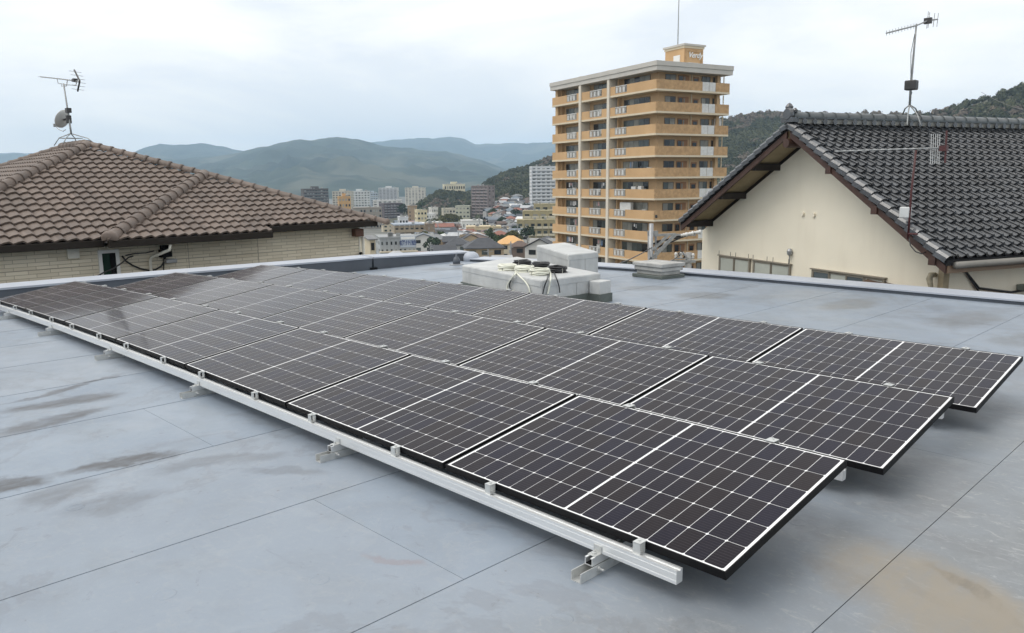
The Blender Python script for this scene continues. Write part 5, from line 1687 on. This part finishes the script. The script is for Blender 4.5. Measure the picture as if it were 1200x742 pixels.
# ---- other blocks
WM = {}
def wmesh(w_, h_, mt):
    key = (round(w_, 2), round(h_, 2), mt.name)
    if key not in WM:
        m = MB(); m.bx(-w_ / 2, w_ / 2, -.06, .0, 0, h_); WM[key] = m.mesh('window', mt)
    return WM[key]
rc = random.Random(21)
def block(label, px0, px1, D, ytop, col, floors, ncol, yaw=0.0, dp=None, style='grid', balc=None, base=None, roofc=None, side=True, top='box', wfrac=.55, name='apartment_block', cat='building', wl=None, tint=None):
    """flat-roofed block whose front spans px0..px1 at distance D; yaw turns it"""
    p = plan((px0 + px1) / 2, D)
    W = (px1 - px0) / FL * D
    view = Vector((p.x - CAM.x, p.y - CAM.y, 0)).normalized()
    rz = math.atan2(view.y, view.x) - math.pi / 2 + yaw
    zb = (tz(D) if base is None else base) - 1
    ztop = zat(p, ytop); H = ztop - zb
    t = thing(name, label, cat, (p.x, p.y, zb), rz)
    dp = dp or W * .6
    if yaw: W = W / (math.cos(yaw) + abs(math.sin(yaw)) * dp / W) if True else W; 
    mw = cm('wall_paint', col, .8, .07, .25) if tint is None else mat('wall_paint', col, .8, 0, .07, .25, tint=tint)
    m = MB(); m.bx(-W / 2, W / 2, 0, dp, 0, H - .6); m.build('wall', mw, t)
    mr = cm('roof_paint', roofc or [c * .9 for c in col])
    m = MB(); m.bx(-W / 2 - .2, W / 2 + .2, -.2, dp + .2, H - .598, H - .1)
    m.build('roof', mr, t)
    if top == 'box':
        m = MB(); m.bx(-W * .15, W * .15, dp * .3, dp * .6, H - .098, H + 2.4); m.build('roof_house', mw, t)
        m = MB(); m.lathe([(.9, 0), (.95, 1.2), (.6, 1.5)], 10, (W * .3, dp * .5, H - .1)); m.build('water_tank', M_SLABG, t)
    for q_ in range(rc.randint(1, 4)):
        x = rc.uniform(-W * .4, W * .4); m = MB(); m.bx(x - .6, x + .6, .8, 1.7, H - .098, H + rc.uniform(.5, 1.2)); m.build('roof_unit', M_SLABG, t)
    fh = 2.95 if floors is None else (H - 1.2) / floors
    nf = floors or max(1, int((H - 1) / fh))
    cw = W / ncol
    glass = wl or [M_GD, M_GD, M_GG, M_GC]
    for k in range(nf):
        z = H - .9 - (k + 1) * fh
        if z < -.5: break
        if style == 'balc':
            m = MB(); m.bx(-W / 2 + .15, W / 2 - .15, -1.25, -.002, z - .1, z + .1); m.bx(-W / 2 + .15, W / 2 - .15, -1.25, -1.13, z + .1, z + 1.1)
            for q_ in (-W / 2 + .15, W / 2 - .27): m.bx(q_, q_ + .12, -1.128, -.003, z + .1, z + 1.1)
            m.build('balcony', balc or mw, t)
        for c in range(ncol):
            x = -W / 2 + (c + .5) * cw
            hh = fh * (.62 if style == 'balc' else .42); z0 = z + (.12 if style == 'balc' else fh * .32)
            link('window', wmesh(cw * wfrac, hh, rc.choice(glass)), t, Matrix.Translation((x, -.002, z0)))
        if side and yaw:
            ns = max(1, int(dp / 5)); sgn = 1 if yaw < 0 else -1     # the flank turned to the camera
            for c in range(ns):
                y = (c + .5) * dp / ns
                M = Matrix.Translation((sgn * (W / 2 + .002), y, z + fh * .32)) @ Matrix.Rotation(sgn * math.pi / 2, 4, 'Z')
                link('window', wmesh(min(1.8, dp / ns * .45), fh * .42, rc.choice(glass)), t, M)
    if style == 'balc' and ncol <= 6:
        for c in range(ncol + 1):
            x = -W / 2 + c * cw
            m = MB(); m.bx(x - .2, x + .2, -1.35, -.004, 0, H - .6); m.build('pillar', mw, t)
    return t, W, dp, H
TAN2 = (.38, .30, .20)
block('dark brown slab block with a tan stair tower, above the left roof edge', 355, 386, 900, 221, (.085, .07, .06), 10, 9, .25, 14, 'balc', balc=cm('grey_balcony', (.16, .15, .14)))
block('pale tan apartment block with white flank beside the dark brown slab block', 388, 412, 960, 224, (.50, .46, .38), 10, 6, -.25, 14, 'grid')
block('orange tan building in front of the white blocks on the left', 396, 411, 700, 230, (.52, .31, .12), 5, 4, .1, 12)
block('long white office block with a small white lift tower', 409, 433, 1000, 224, (.60, .61, .60), 9, 7, 0, 16, 'grid')
block('pale blue grey block right of the long white office block', 431, 443, 1060, 226, (.42, .47, .52), 9, 4, .1, 16)
block('white tower block with dark recessed middle, in front of the foothills', 443, 466, 1300, 220, (.56, .56, .55), 13, 5, -.2, 16, 'balc', balc=cm('grey_balcony', (.45, .45, .46)))
block('cream tower block left of the dark wooded mound', 474, 498, 1300, 220, (.55, .51, .43), 13, 6, -.15, 16, 'grid')
block('white block with blank walls behind the dark brown flats', 437, 470, 830, 234.5, (.62, .61, .58), 8, 6, 0, 14, 'grid', top=None)
block('dark purple brown flats with grey balconies', 447, 473, 790, 238, (.10, .075, .075), 7, 6, .35, 14, 'balc', balc=cm('mauve_balcony', (.26, .235, .24)), top=None)
block('long low tan block just above the left house roof edge', 413, 447, 600, 243, (.27, .24, .20), 4, 9, .1, 12, 'grid', top=None)
block('plain brown tan slab with few windows below the wooded mound', 477, 488, 600, 241, (.33, .24, .15), 6, 2, 0, 10, 'grid', top=None, wfrac=.2)
block('yellow cream house block right of the plain brown slab', 487, 501, 560, 246, (.66, .58, .38), 4, 3, .2, 10, 'grid', top=None)
t12, W12, d12, H12 = block('grey white commercial building carrying a blue lettered sign', 441, 488, 230, 277, (.38, .40, .41), 3, 8, .12, 12, 'grid', top=None, wfrac=.4, roofc=(.30, .31, .31))
# the sign on it
m = MB(); sx0, sx1 = W12 * .06, W12 * .485
m.bx(sx0, sx1, -.28, -.07, H12 - 3.3, H12 + .1); sg = m.build('sign_board', mat('sign_blue_white', (.42, .47, .54), .5, 0, .05), t12)
M_NAVY = mat('navy_letters', (0.025, 0.05, 0.17), .5)
text('讃州塾', 1.65, Matrix.Translation(((sx0 + sx1) / 2, -.30, H12 - 2.05)) @ Matrix.Rotation(math.pi / 2, 4, 'X'), M_NAVY, sg, 'lettering', .02, 0, .02)
m = MB(); m.bx(sx0 + .2, sx1 - .2, -.33, -.285, H12 - .95, H12 - .15); m.build('sign_strip', M_LET, sg)
for i in range(7):
    m = MB(); x = -W12 / 2 + .8 + i * 1.1; m.bx(x, x + .07, -.2, -.08, H12 - 4.0, H12 - .5); m.build('wall_rib', M_SLABG, t12)
m = MB(); m.bx(-W12 / 2 - .3, W12 / 2 + .3, -1.2, -.07, H12 - 4.6, H12 - 4.2); m.build('canopy', M_CRM, t12)
block('beige three storey apartments with bluish grey metal roof', 459, 498, 340, 262.5, (.36, .30, .22), 4, 6, .12, 14, 'balc', top=None, roofc=(.30, .34, .39))
block('tall plain brown stair block right of the bluish roofed apartments', 496, 507, 335, 262, (.24, .18, .125), 4, 1, -.1, 10, 'grid', top=None, wfrac=.15)
block('low brown flats right of the plain brown stair block', 505, 516, 345, 272, (.22, .18, .14), 3, 3, -.3, 10, 'balc', top=None)
block('cream hotel on top of the wooded mound', 520, 546, 930, 215.5, (.66, .60, .44), 3, 9, .15, 14, 'grid', base=-24, roofc=(.55, .52, .42))
block('mauve grey tower with two dark window columns on the town side of the wood', 550, 575, 640, 217.5, (.23, .19, .18), 13, 4, -.45, 13, 'balc', balc=cm('mauve_parapet', (.30, .255, .245)), top=None)
block('white tower with grey middle strip, just left of the tan tower', 622, 652, 610, 194.5, (.64, .65, .66), 17, 5, .12, 16, 'balc', balc=cm('white_parapet', (.62, .63, .64)), top=None)
block('lowest olive cream terrace of the stepped flats left of the tan tower', 606, 650, 400, 257, (.40, .345, .20), 3, 6, .0, 8, 'balc', balc=cm('cream_parapet', (.56, .51, .38)), top=None)
block('middle olive cream terrace of the stepped flats', 613, 651, 412, 246.5, (.40, .345, .20), 5, 4, .0, 7, 'balc', balc=cm('cream_parapet', (.56, .51, .38)), top=None)
block('topmost olive cream terrace of the stepped flats', 626, 652, 424, 238.5, (.42, .37, .23), 6, 3, .0, 7, 'balc', balc=cm('cream_parapet', (.5, .47, .36)), top=None)
block('cream flats with four balcony bays behind the dark hip roof', 546, 586, 385, 265, (.62, .52, .34), 3, 4, .0, 10, 'balc', balc=cm('pale_parapet', (.60, .52, .36)), top=None)
block('plain beige wing at the right end of the cream four bay flats', 585, 596, 392, 268, (.45, .38, .28), 3, 2, -.2, 8, 'grid', top=None)
block('white low building with plain front below the mauve tower', 540, 566, 440, 258, (.68, .68, .64), 2, 6, .1, 10, 'grid', top=None, wfrac=.3)
block('small white building with few windows under the mound', 504, 514, 620, 243, (.66, .65, .60), 4, 3, .3, 8, 'grid', top=None)
block('white house block beside the yellow cream block', 498, 509, 600, 250, (.66, .66, .63), 3, 3, -.2, 8, 'grid', top=None)
block('cream office block with flat roof under the wooded mound', 518, 534, 610, 244, (.52, .48, .38), 4, 4, .15, 9, 'grid', top=None)
block('greenish cream block just left of the mauve tower', 532, 551, 640, 241, (.46, .46, .36), 5, 4, -.2, 9, 'grid', top=None)
block('white shop building left of the olive bamboo clump', 500, 518, 470, 260, (.68, .66, .62), 2, 4, .1, 9, 'grid', top=None, roofc=(.62, .60, .56))
block('white box building beside the bluish roofed apartments', 466, 478, 420, 254, (.64, .65, .66), 3, 3, .1, 8, 'grid', top=None)

def house(label, px0, px1, D, ytop, wallc, roofm, yaw=0.0, kind='hip', base=None, group=None, yb=None, wins=True, hw=None):
    """small pitched roof house: px extent is that of the roof"""
    p = plan((px0 + px1) / 2, D); W = (px1 - px0) / FL * D
    view = Vector((p.x - CAM.x, p.y - CAM.y, 0)).normalized()
    rz = math.atan2(view.y, view.x) - math.pi / 2 + yaw
    ztop = zat(p, ytop)
    dp = hw or W * .75
    zb = (tz(D) if base is None else base) - 1.5
    rh = min(W, dp) * .26
    H = ztop - zb
    if H < rh + 3: zb = ztop - rh - 4.5; H = ztop - zb
    t = thing('house', label, 'house', (p.x, p.y, zb), rz, group)
    e = .5 if W > 8 else .35
    mw = wallc
    m = MB(); m.bx(-W / 2 + e, W / 2 - e, e, dp - e, 0, H - rh - .05)
    if kind != 'hip': m.prism([(-W / 2 + e + .02, dp / 2 - .01), (W / 2 - e - .02, dp / 2 - .01), (W / 2 - e - .02, dp / 2 + .01), (-W / 2 + e + .02, dp / 2 + .01)], H - rh - .05, H - .25)
    m.build('wall', mw, t)
    m = MB(); z0 = H - rh; tk = .18
    if kind == 'hip':
        k = dp / 2 * .9 if W > dp else W / 2 * .8
        A = [(-W / 2, 0, z0), (W / 2, 0, z0), (W / 2, dp, z0), (-W / 2, dp, z0)]
        R1, R2 = (-W / 2 + k, dp / 2, H), (W / 2 - k, dp / 2, H)
        m.add(A + [R1, R2] + [(x, y, z - tk) for x, y, z in A], [(0, 1, 5, 4), (1, 2, 5), (2, 3, 4, 5), (3, 0, 4), (0, 6, 7, 1), (1, 7, 8, 2), (2, 8, 9, 3), (3, 9, 6, 0), (9, 8, 7, 6)])
    elif kind == 'gable':      # ridge across the view
        m.add([(-W / 2, 0, z0), (W / 2, 0, z0), (W / 2, dp / 2, H), (-W / 2, dp / 2, H), (W / 2, dp, z0), (-W / 2, dp, z0)] + [(-W / 2, 0, z0 - tk), (W / 2, 0, z0 - tk), (W / 2, dp / 2, H - tk), (-W / 2, dp / 2, H - tk), (W / 2, dp, z0 - tk), (-W / 2, dp, z0 - tk)],
              [(0, 1, 2, 3), (3, 2, 4, 5), (6, 9, 8, 7), (9, 11, 10, 8), (0, 6, 7, 1), (4, 10, 11, 5), (0, 3, 9, 6), (3, 5, 11, 9), (1, 7, 8, 2), (2, 8, 10, 4)])
    else:                      # gable end towards the camera
        m.add([(-W / 2, 0, z0), (0, 0, H), (W / 2, 0, z0), (-W / 2, dp, z0), (0, dp, H), (W / 2, dp, z0)] + [(-W / 2, 0, z0 - tk), (0, 0, H - tk), (W / 2, 0, z0 - tk), (-W / 2, dp, z0 - tk), (0, dp, H - tk), (W / 2, dp, z0 - tk)],
              [(0, 1, 4, 3), (1, 2, 5, 4), (6, 9, 10, 7), (7, 10, 11, 8), (0, 6, 7, 1), (1, 7, 8, 2), (3, 4, 10, 9), (4, 5, 11, 10), (0, 3, 9, 6), (2, 8, 11, 5)])
    m.build('roof', roofm, t)
    if kind == 'front':
        m = MB(); m.prism([(-W / 2 + e, e), (W / 2 - e, e), (W / 2 - e, e + .1), (-W / 2 + e, e + .1)], z0 - .06, [z0, z0, z0, z0])
        m2 = MB(); m2.add([(-W / 2 + e, e, z0 - .06), (W / 2 - e, e, z0 - .06), (0, e, H - .3), (-W / 2 + e, e + .15, z0 - .06), (W / 2 - e, e + .15, z0 - .06), (0, e + .15, H - .3)], [(0, 1, 2), (5, 4, 3), (0, 2, 5, 3), (1, 4, 5, 2)]); m2.build('gable_wall', mw, t)
    if wins:
        nw = max(1, int(W / 3.2))
        for fl in range(2):
            zz_ = z0 - 1.75 - fl * 2.7
            if zz_ < .5: break
            for i in range(nw):
                x = -W / 2 + e + (i + .5) * (W - 2 * e) / nw
                link('window', wmesh(min(1.7, (W - 2 * e) / nw * .6), 1.15, rc.choice([M_GD, M_GD, M_GG, M_GC])), t, Matrix.Translation((x, e - .002, zz_)))
    return t
RF = {'charcoal': mat('slate_roof', (0.055, 0.058, 0.066), .6, 0, .25, .8), 'blue grey': mat('blue_roof', (0.15, 0.175, 0.205), .55, 0, .2, .8), 'grey': mat('grey_roof', (0.19, 0.195, 0.20), .6, 0, .2, .8),
      'brown': mat('brown_roof', (0.115, 0.08, 0.065), .7, 0, .25, .8), 'red brown': mat('red_roof', (0.25, 0.105, 0.075), .7, 0, .2, .8), 'orange': mat('orange_roof', (0.62, 0.36, 0.14), .6, 0, .08, .8), 'pale grey': mat('pale_roof', (0.42, 0.43, 0.44), .5, 0, .12, .8), 'white': mat('white_roof', (0.64, 0.64, 0.63), .5, 0, .08, .8)}
WL = {'white': cm('white_wall', (.62, .61, .58)), 'cream': cm('cream_wall', (.56, .49, .36)), 'tan': cm('tan_wall_small', (.40, .31, .20)), 'grey': cm('grey_wall', (.36, .36, .35)), 'brown': cm('brown_wall', (.17, .125, .10)), 'pink': cm('pink_wall', (.50, .38, .34))}
house('house with wide charcoal hip roof and tan walls, beyond the parapet corner', 543, 592, 200, 280, WL['tan'], RF['charcoal'], .1, 'hip', hw=9)
house('house with charcoal hip roof left of the wide charcoal hip roof', 519, 549, 232, 279.5, WL['grey'], RF['charcoal'], -.1, 'hip', hw=7)
house('low charcoal roofed house just behind the left parapet end', 506, 536, 175, 288, WL['grey'], RF['charcoal'], .2, 'gable', hw=6)
house('building with flat orange roof right of the wide charcoal hip roof', 582, 614, 255, 277.5, WL['cream'], RF['orange'], .0, 'hip', hw=12)
house('dark brown roofed house in front of the orange roof', 597, 620, 215, 283, WL['brown'], RF['brown'], .0, 'hip', hw=6)
house('white walled house with charcoal gable roof just left of the tall box curb', 611, 652, 185, 279.5, WL['white'], RF['charcoal'], -.25, 'front', hw=9)
house('house with orange red tiled roof left of the olive bamboo clump', 508, 532, 430, 262, WL['cream'], RF['red brown'], .1, 'gable', hw=7)
house('pale roofed shed low beside the tall box curb', 577, 602, 118, 300.5, WL['grey'], RF['pale grey'], .15, 'gable', hw=4)
house('white roofed low house below the orange red roof', 508, 524, 330, 277, WL['grey'], RF['white'], -.1, 'gable', hw=6)
house('pale shed roof just behind the left parapet coping', 548, 560, 112, 304, WL['grey'], RF['white'], .3, 'gable', hw=3)
house('cream house wall squeezed between left house and signed building', 429, 441, 120, 277, WL['cream'], RF['grey'], .3, 'gable', hw=6)
house('grey white low house below the blue lettered sign', 441, 487, 150, 296, WL['white'], RF['pale grey'], .1, 'hip', hw=7)
house('house with red awning at the foot of the signed building', 486, 500, 160, 296, WL['brown'], RF['red brown'], .0, 'gable', hw=5)
KR = [('blue grey', .25), ('charcoal', .22), ('grey', .2), ('brown', .13), ('pale grey', .1), ('red brown', .06), ('white', .04)]
rh = random.Random(9)
def pick():
    x = rh.random(); a = 0
    for k, w_ in KR:
        a += w_
        if x < a: return k
    return 'grey'
placed = []
used = set()
def scatter(n, pxa, pxb, Da, Db, zone, zfun, dmid=None):
    tries = 0; c = 0
    while c < n and tries < 4000:
        tries += 1
        px = rh.uniform(pxa, pxb); D = rh.uniform(Da, Db); p = plan(px, D)
        if any((p - q).length < 7.8 for q in placed): continue
        rk = pick(); wk = rh.choice(['white', 'white', 'cream', 'grey', 'tan', 'pink', 'brown'])
        z = zfun(px, D)
        Wm = rh.uniform(6.5, 9.5); hw = Wm / D * FL / 2
        h = rh.uniform(5.6, 7.4)
        top = z + h
        d = Vector((p.x, p.y, top)); py = pix(d)[1]
        kind = rh.choice(['hip', 'gable', 'front', 'gable'])
        kn = {'hip': 'hip', 'gable': 'gable', 'front': 'front gabled'}[kind]
        sub = ('far ' if D > (Da + Db) / 2 else 'near ') + ('left' if px < pxa + (pxb - pxa) / 3 else 'right' if px > pxb - (pxb - pxa) / 3 else 'middle')
        lab = (wk, rk, kn, sub, zone)
        if lab in used: continue
        used.add(lab); placed.append(p); c += 1
        house('small %s house with %s %s roof, %s part %s' % (wk, rk, kn, sub, zone), px - hw, px + hw, D, py, WL[wk], RF[rk], rh.uniform(-.6, .6), kind, base=z, group='small houses of the town and its slope', hw=rh.uniform(5, 7.5))
scatter(115, 574, 626, 470, 690, 'of the wooded slope', lambda px, D: hill_z(px, D) + .5)
scatter(34, 556, 612, 300, 470, 'of the valley', lambda px, D: tz(D))
scatter(70, 490, 552, 270, 520, 'of the town', lambda px, D: tz(D))
scatter(14, 440, 520, 420, 640, 'of the distant town', lambda px, D: tz(D))

# trees in the town
M_LEAF = [mat('olive_leaves', (0.085, 0.085, 0.03), .75, 0, .3, .5, island=.4, spec=.2), mat('green_leaves', (0.045, 0.065, 0.026), .75, 0, .3, .5, island=.45, spec=.2), mat('dark_leaves', (0.028, 0.045, 0.022), .75, 0, .3, .5, island=.45, spec=.2)]
M_BARK = mat('bark', (0.09, 0.07, 0.05), .9, 0, .3, 6)
def tree(label, px, D, ytop, r, leaf, group=None, base=None):
    p = plan(px, D); zb = (tz(D) if base is None else base) - .5; H = zat(p, ytop) - zb
    H = max(H, 4.5)
    t = thing('tree', label, 'tree', (p.x, p.y, zb), rh.uniform(0, 6), group)
    m = MB(); m.tube([(0, 0, 0), (.08, .05, H * .3), (0, .1, H * .7)], [.22, .16, .07], 7)
    for k in range(5):
        a = k * 1.256; m.tube([(.04, .03, H * (.35 + .05 * k)), (math.cos(a) * r * .35, math.sin(a) * r * .35, H * (.5 + .05 * k)), (math.cos(a) * r * .65, math.sin(a) * r * .65, H * (.62 + .05 * k))], [.09, .06, .03], 5)
    m.build('trunk', M_BARK, t)
    V = []; Fq = []
    for k in range(7):
        pv, pf = PROT[rh.randrange(4)]
        a = k * .9 + rh.uniform(-.2, .2); rr = r * (.55 if k else .0); s_ = r * rh.uniform(.42, .62)
        c = (math.cos(a) * rr, math.sin(a) * rr, H - s_ * 1.1 - (rh.uniform(0, .45) * H * .6 if k else 0))
        o = len(V)
        V += [(v[0] * s_ + c[0], v[1] * s_ + c[1], v[2] * s_ * 1.1 + c[2]) for v in pv[:280]]
        Fq += [tuple(int(i) + o for i in f) for f in pf if max(f) < 280]
    m = MB(); m.add(V, Fq); m.build('crown', M_LEAF[leaf], t)
for i, (px, yt) in enumerate(((518, 252), (523, 250), (528, 249.5), (533, 251))):
    tree(('leftmost', 'second from left', 'third from left', 'rightmost')[i] + ' olive bamboo clump standing among the white valley houses', px, 505 + 4 * i, yt, 4.2, 0, 'olive trees in one clump')
for (px, D, yt, r, l, lab) in ((566, 470, 262, 3.5, 1, 'green tree beside the low white building under the mauve tower'), (601, 330, 270, 3, 2, 'dark tree right of the beige wing of the cream flats'), (637, 407, 253.5, 1.6, 1, 'small green roof garden tree on the stepped flats'), (640, 419, 244.5, 1.8, 0, 'small olive roof garden tree on the topmost terrace'), (472, 640, 238, 5, 2, 'dark tree right of the purple brown flats'), (492, 690, 236, 5, 1, 'green tree at the left foot of the wooded mound'), (536, 300, 275, 3, 2, 'dark tree behind the left charcoal hip roof'), (588, 520, 253, 4, 2, 'dark tree between the slope houses, lowest'), (604, 560, 244, 4, 2, 'dark tree between the slope houses, in the middle'), (578, 600, 243, 4, 1, 'green tree between the slope houses beside the mauve tower'), (615, 610, 238, 4.5, 2, 'dark tree between the slope houses below the white tower')):
    tree(lab, px, D, yt, r, l, base=(hill_z(px, D) if D > 500 else None))

# street poles among the houses
for i, (px, D, yt, lab) in enumerate(((503, 150, 284, 'grey street pole standing above the low houses left of the parapet corner'), (536, 260, 272, 'grey street pole behind the left charcoal hip roof'), (598, 170, 283, 'grey street pole before the flat orange roof'), (606, 300, 262, 'grey street pole at the left end of the stepped flats'), (561, 420, 256, 'grey street pole beside the low white building'), (512, 400, 261, 'grey street pole by the red tiled roof of the town'), (571, 145, 292, 'grey street pole right of the wide charcoal hip roof'))):
    p = plan(px, D); zb = tz(D) - .5; H = zat(p, yt) - zb
    t = thing('street_pole', lab, 'utility pole', (p.x, p.y, zb), rh.uniform(0, 3), 'street poles in the town')
    m = MB(); m.tube([(0, 0, 0), (0, 0, H)], [.18, .12], 8); m.build('pole', M_STEEL, t)
    for dz in (.5, 1.3):
        m = MB(); m.bx(-.9, .9, -.05, .05, H - dz, H - dz + .1); m.build('cross_arm', M_STEEL, t)
    m = MB(); m.lathe([(.22, 0), (.24, .1), (.24, .7), (.2, .8)], 10, (.32, 0, H - 2.6)); m.build('transformer', M_STEEL, t)

tused = set()
for _ in range(60):
    px = rh.uniform(495, 618); D = rh.uniform(260, 560)
    p = plan(px, D)
    if any((p - q).length < 5.2 for q in placed) or len(tused) > 15: continue
    lf = rh.randrange(3)
    lab = '%s garden tree between the town roofs, %s part, %s' % (('olive', 'green', 'dark green')[lf], 'left' if px < 535 else 'right' if px > 580 else 'middle', 'near' if D < 350 else 'far' if D > 450 else 'halfway')
    if lab in tused: continue
    tused.add(lab); placed.append(p)
    zb = hill_z(px, D) if D > hill_geom(px)[0] else tz(D)
    H_ = rh.uniform(6, 9.5); q = Vector((p.x, p.y, zb + H_))
    tree(lab, px, D, pix(q)[1], rh.uniform(2.2, 3.6), lf, 'garden trees in the town', base=zb)
# pylon on the far mountain
def pylon(px, yt, yb, D, label):
    p = plan(px, D); zb, zt_ = zat(p, yb), zat(p, yt); H = zt_ - zb
    t = thing('pylon', label, 'pylon', (p.x, p.y, zb - 6))
    m = MB(); b = H * .13
    for sx in (-1, 1):
        for sy in (-1, 1): m.tube([(sx * b, sy * b, 0), (sx * b * .25, sy * b * .25, H * .65 + 6), (0, 0, H + 6)], H * .018, 4)
    m.build('lattice', M_DISH, t)
    m = MB()
    for k in (.66, .78, .9): m.bar((-b * 1.6, 0, H * k + 6), (b * 1.6, 0, H * k + 6), H * .03, H * .03)
    m.build('cross_arm', M_DISH, t)
pylon(419, 187, 207, 3100, 'pale pylon on the mountain slope above the white office block')
pylon(446, 178, 190, 4200, 'fainter pylon high on the mountain, right of the main one')

# ---- steel utility pole in front of the tower
def up_pt(px, py, D=31.0): return at(px, py, D)
base = plan(764, 31)
GZ = -9.5
t = thing('utility_pole', 'grey steel utility pole with slanted bracket arms before the tan tower', 'utility pole', (base.x, base.y, GZ))
q = lambda px, py, D=31.0: up_pt(px, py, D) - Vector((base.x, base.y, GZ))
zt_ = zat(base, 262)
m = MB(); m.tube([(0, 0, 0), (0, 0, zt_ - GZ)], [.14, .085], 10); m.build('pole', M_STEEL, t, smooth=True)
m = MB(); m.bar(q(761, 272), q(761, 304), .10, .10); m.bar(q(768.5, 274), q(768.5, 303), .07, .07); m.bar(q(759, 273), q(771, 273), .12, .16); m.build('clamp_frame', M_STEEL, t)
m = MB(); m.bar(q(766, 276), q(792, 274.5), .09, .09); m.bar(q(764, 303), q(791, 275), .11, .13); m.bar(q(765, 293), q(783, 275.5), .08, .10); m.bar(q(791, 275), q(815, 275.5), .07, .07); m.build('bracket_arm', M_STEEL, t)
M_INS = mat('porcelain', (0.62, 0.62, 0.60), .25)
for px_, py_ in ((801, 275.5), (808.5, 274), (817, 272.5)):
    m = MB(); d = (q(px_ + 4, py_ - .3) - q(px_ - 2, py_ + .6)).normalized()
    Mi = d.to_track_quat('Z', 'Y').to_matrix()
    m.lathe([(.02, -.16), (.035, -.12), (.075, -.10), (.05, -.04), (.085, -.01), (.055, .05), (.085, .08), (.10, .13), (.03, .15)], 10, q(px_, py_), Mi); m.build('insulator', M_INS, t, smooth=True)
for pts in (((764, 286), (776, 283), (790, 278), (799, 276)), ((768, 283), (780, 281), (792, 279.5), (806, 275)), ((770, 290), (786, 284), (797, 279), (815, 273))):
    m = MB(); m.tube([q(*p) for p in pts], .03, 6); m.build('jumper_cable', M_CB, t, smooth=True)
m = MB(); m.lathe([(.03, 0), (.055, .03), (.045, .12)], 8, q(769, 255.5)); m.build('cap', M_ANTD, t)
b2 = plan(809, 32.5)
t = thing('utility_pole', 'shorter concrete pole with cross arm and insulators under the cream house eave', 'utility pole', (b2.x, b2.y, GZ))
q2 = lambda px, py, D=32.5: up_pt(px, py, D) - Vector((b2.x, b2.y, GZ))
m = MB(); m.tube([(0, 0, 0), (0, 0, zat(b2, 296) - GZ)], [.17, .13], 10); m.build('pole', mat('pole_concrete', (.30, .30, .29), .8), t, smooth=True)
m = MB(); m.bar(q2(786, 306), q2(815, 306.5), .09, .10); m.bar(q2(792, 303), q2(813, 303), .05, .05); m.build('cross_arm', M_STEEL, t)
for px_, py_ in ((792, 304), (798, 304), (812, 305)):
    m = MB(); m.lathe([(.03, 0), (.07, .05), (.04, .1), (.075, .15), (.05, .22), (.02, .24)], 8, q2(px_, py_ - 1.5)); m.build('insulator', M_INS, t, smooth=True)
m = MB(); m.tube([q2(797, 300), q2(795, 297), q2(799, 295), q2(803, 299), q2(801, 303)], .035, 6); m.build('jumper_cable', M_CB, t, smooth=True)
m = MB(); m.tube([q2(800, 296), q2(804, 301), q2(808, 304)], .05, 6); m.build('brace', M_STEEL, t)
# overhead wires
def wire(pts, label, r=.018, grp=None):
    P_ = [at(*p) for p in pts]; fine = []
    for i in range(len(P_) - 1):
        for k in range(6):
            s_ = k / 6; v = P_[i].lerp(P_[i + 1], s_); fine.append(v - Vector((0, 0, .25 * math.sin(math.pi * s_))))
    fine.append(P_[-1])
    m = MB(); m.tube([v - fine[0] for v in fine], r, 5); o = m.build('overhead_wire', M_CB); o.location = fine[0]
    tag(o, label, 'wire', grp)
wire([(764, 302, 31), (700, 318, 20)], 'overhead wire sagging left from the foot of the steel bracket frame', .022)
wire([(799, 296, 32.5), (764, 306, 29), (715, 313, 24)], 'lower overhead wire running left from the shorter concrete pole', .022)
wire([(764, 290, 31), (640, 322, 17)], 'overhead wire crossing behind the tall box curb', .02)
wire([(1150, 108, 60), (1250, 140, 30)], 'thin wire slanting down across the wooded hill above the black roof', .014)

# ------------------------------------------------------------------ the air between here and the mountains
m = MB(); m.bx(-9800, 9800, -9800, 9800, -46, 580)
hz_m = bpy.data.materials.new('haze'); hz_m.use_nodes = True
tt = hz_m.node_tree; tt.nodes.clear()
oo = tt.nodes.new('ShaderNodeOutputMaterial'); pv_ = tt.nodes.new('ShaderNodeVolumePrincipled')
pv_.inputs['Color'].default_value = (0.57, 0.78, 1.0, 1)
pv_.inputs['Density'].default_value = 0.00013
pv_.inputs['Anisotropy'].default_value = 0.0
tt.links.new(pv_.outputs[0], oo.inputs['Volume'])
stuff(m.build('haze', hz_m))
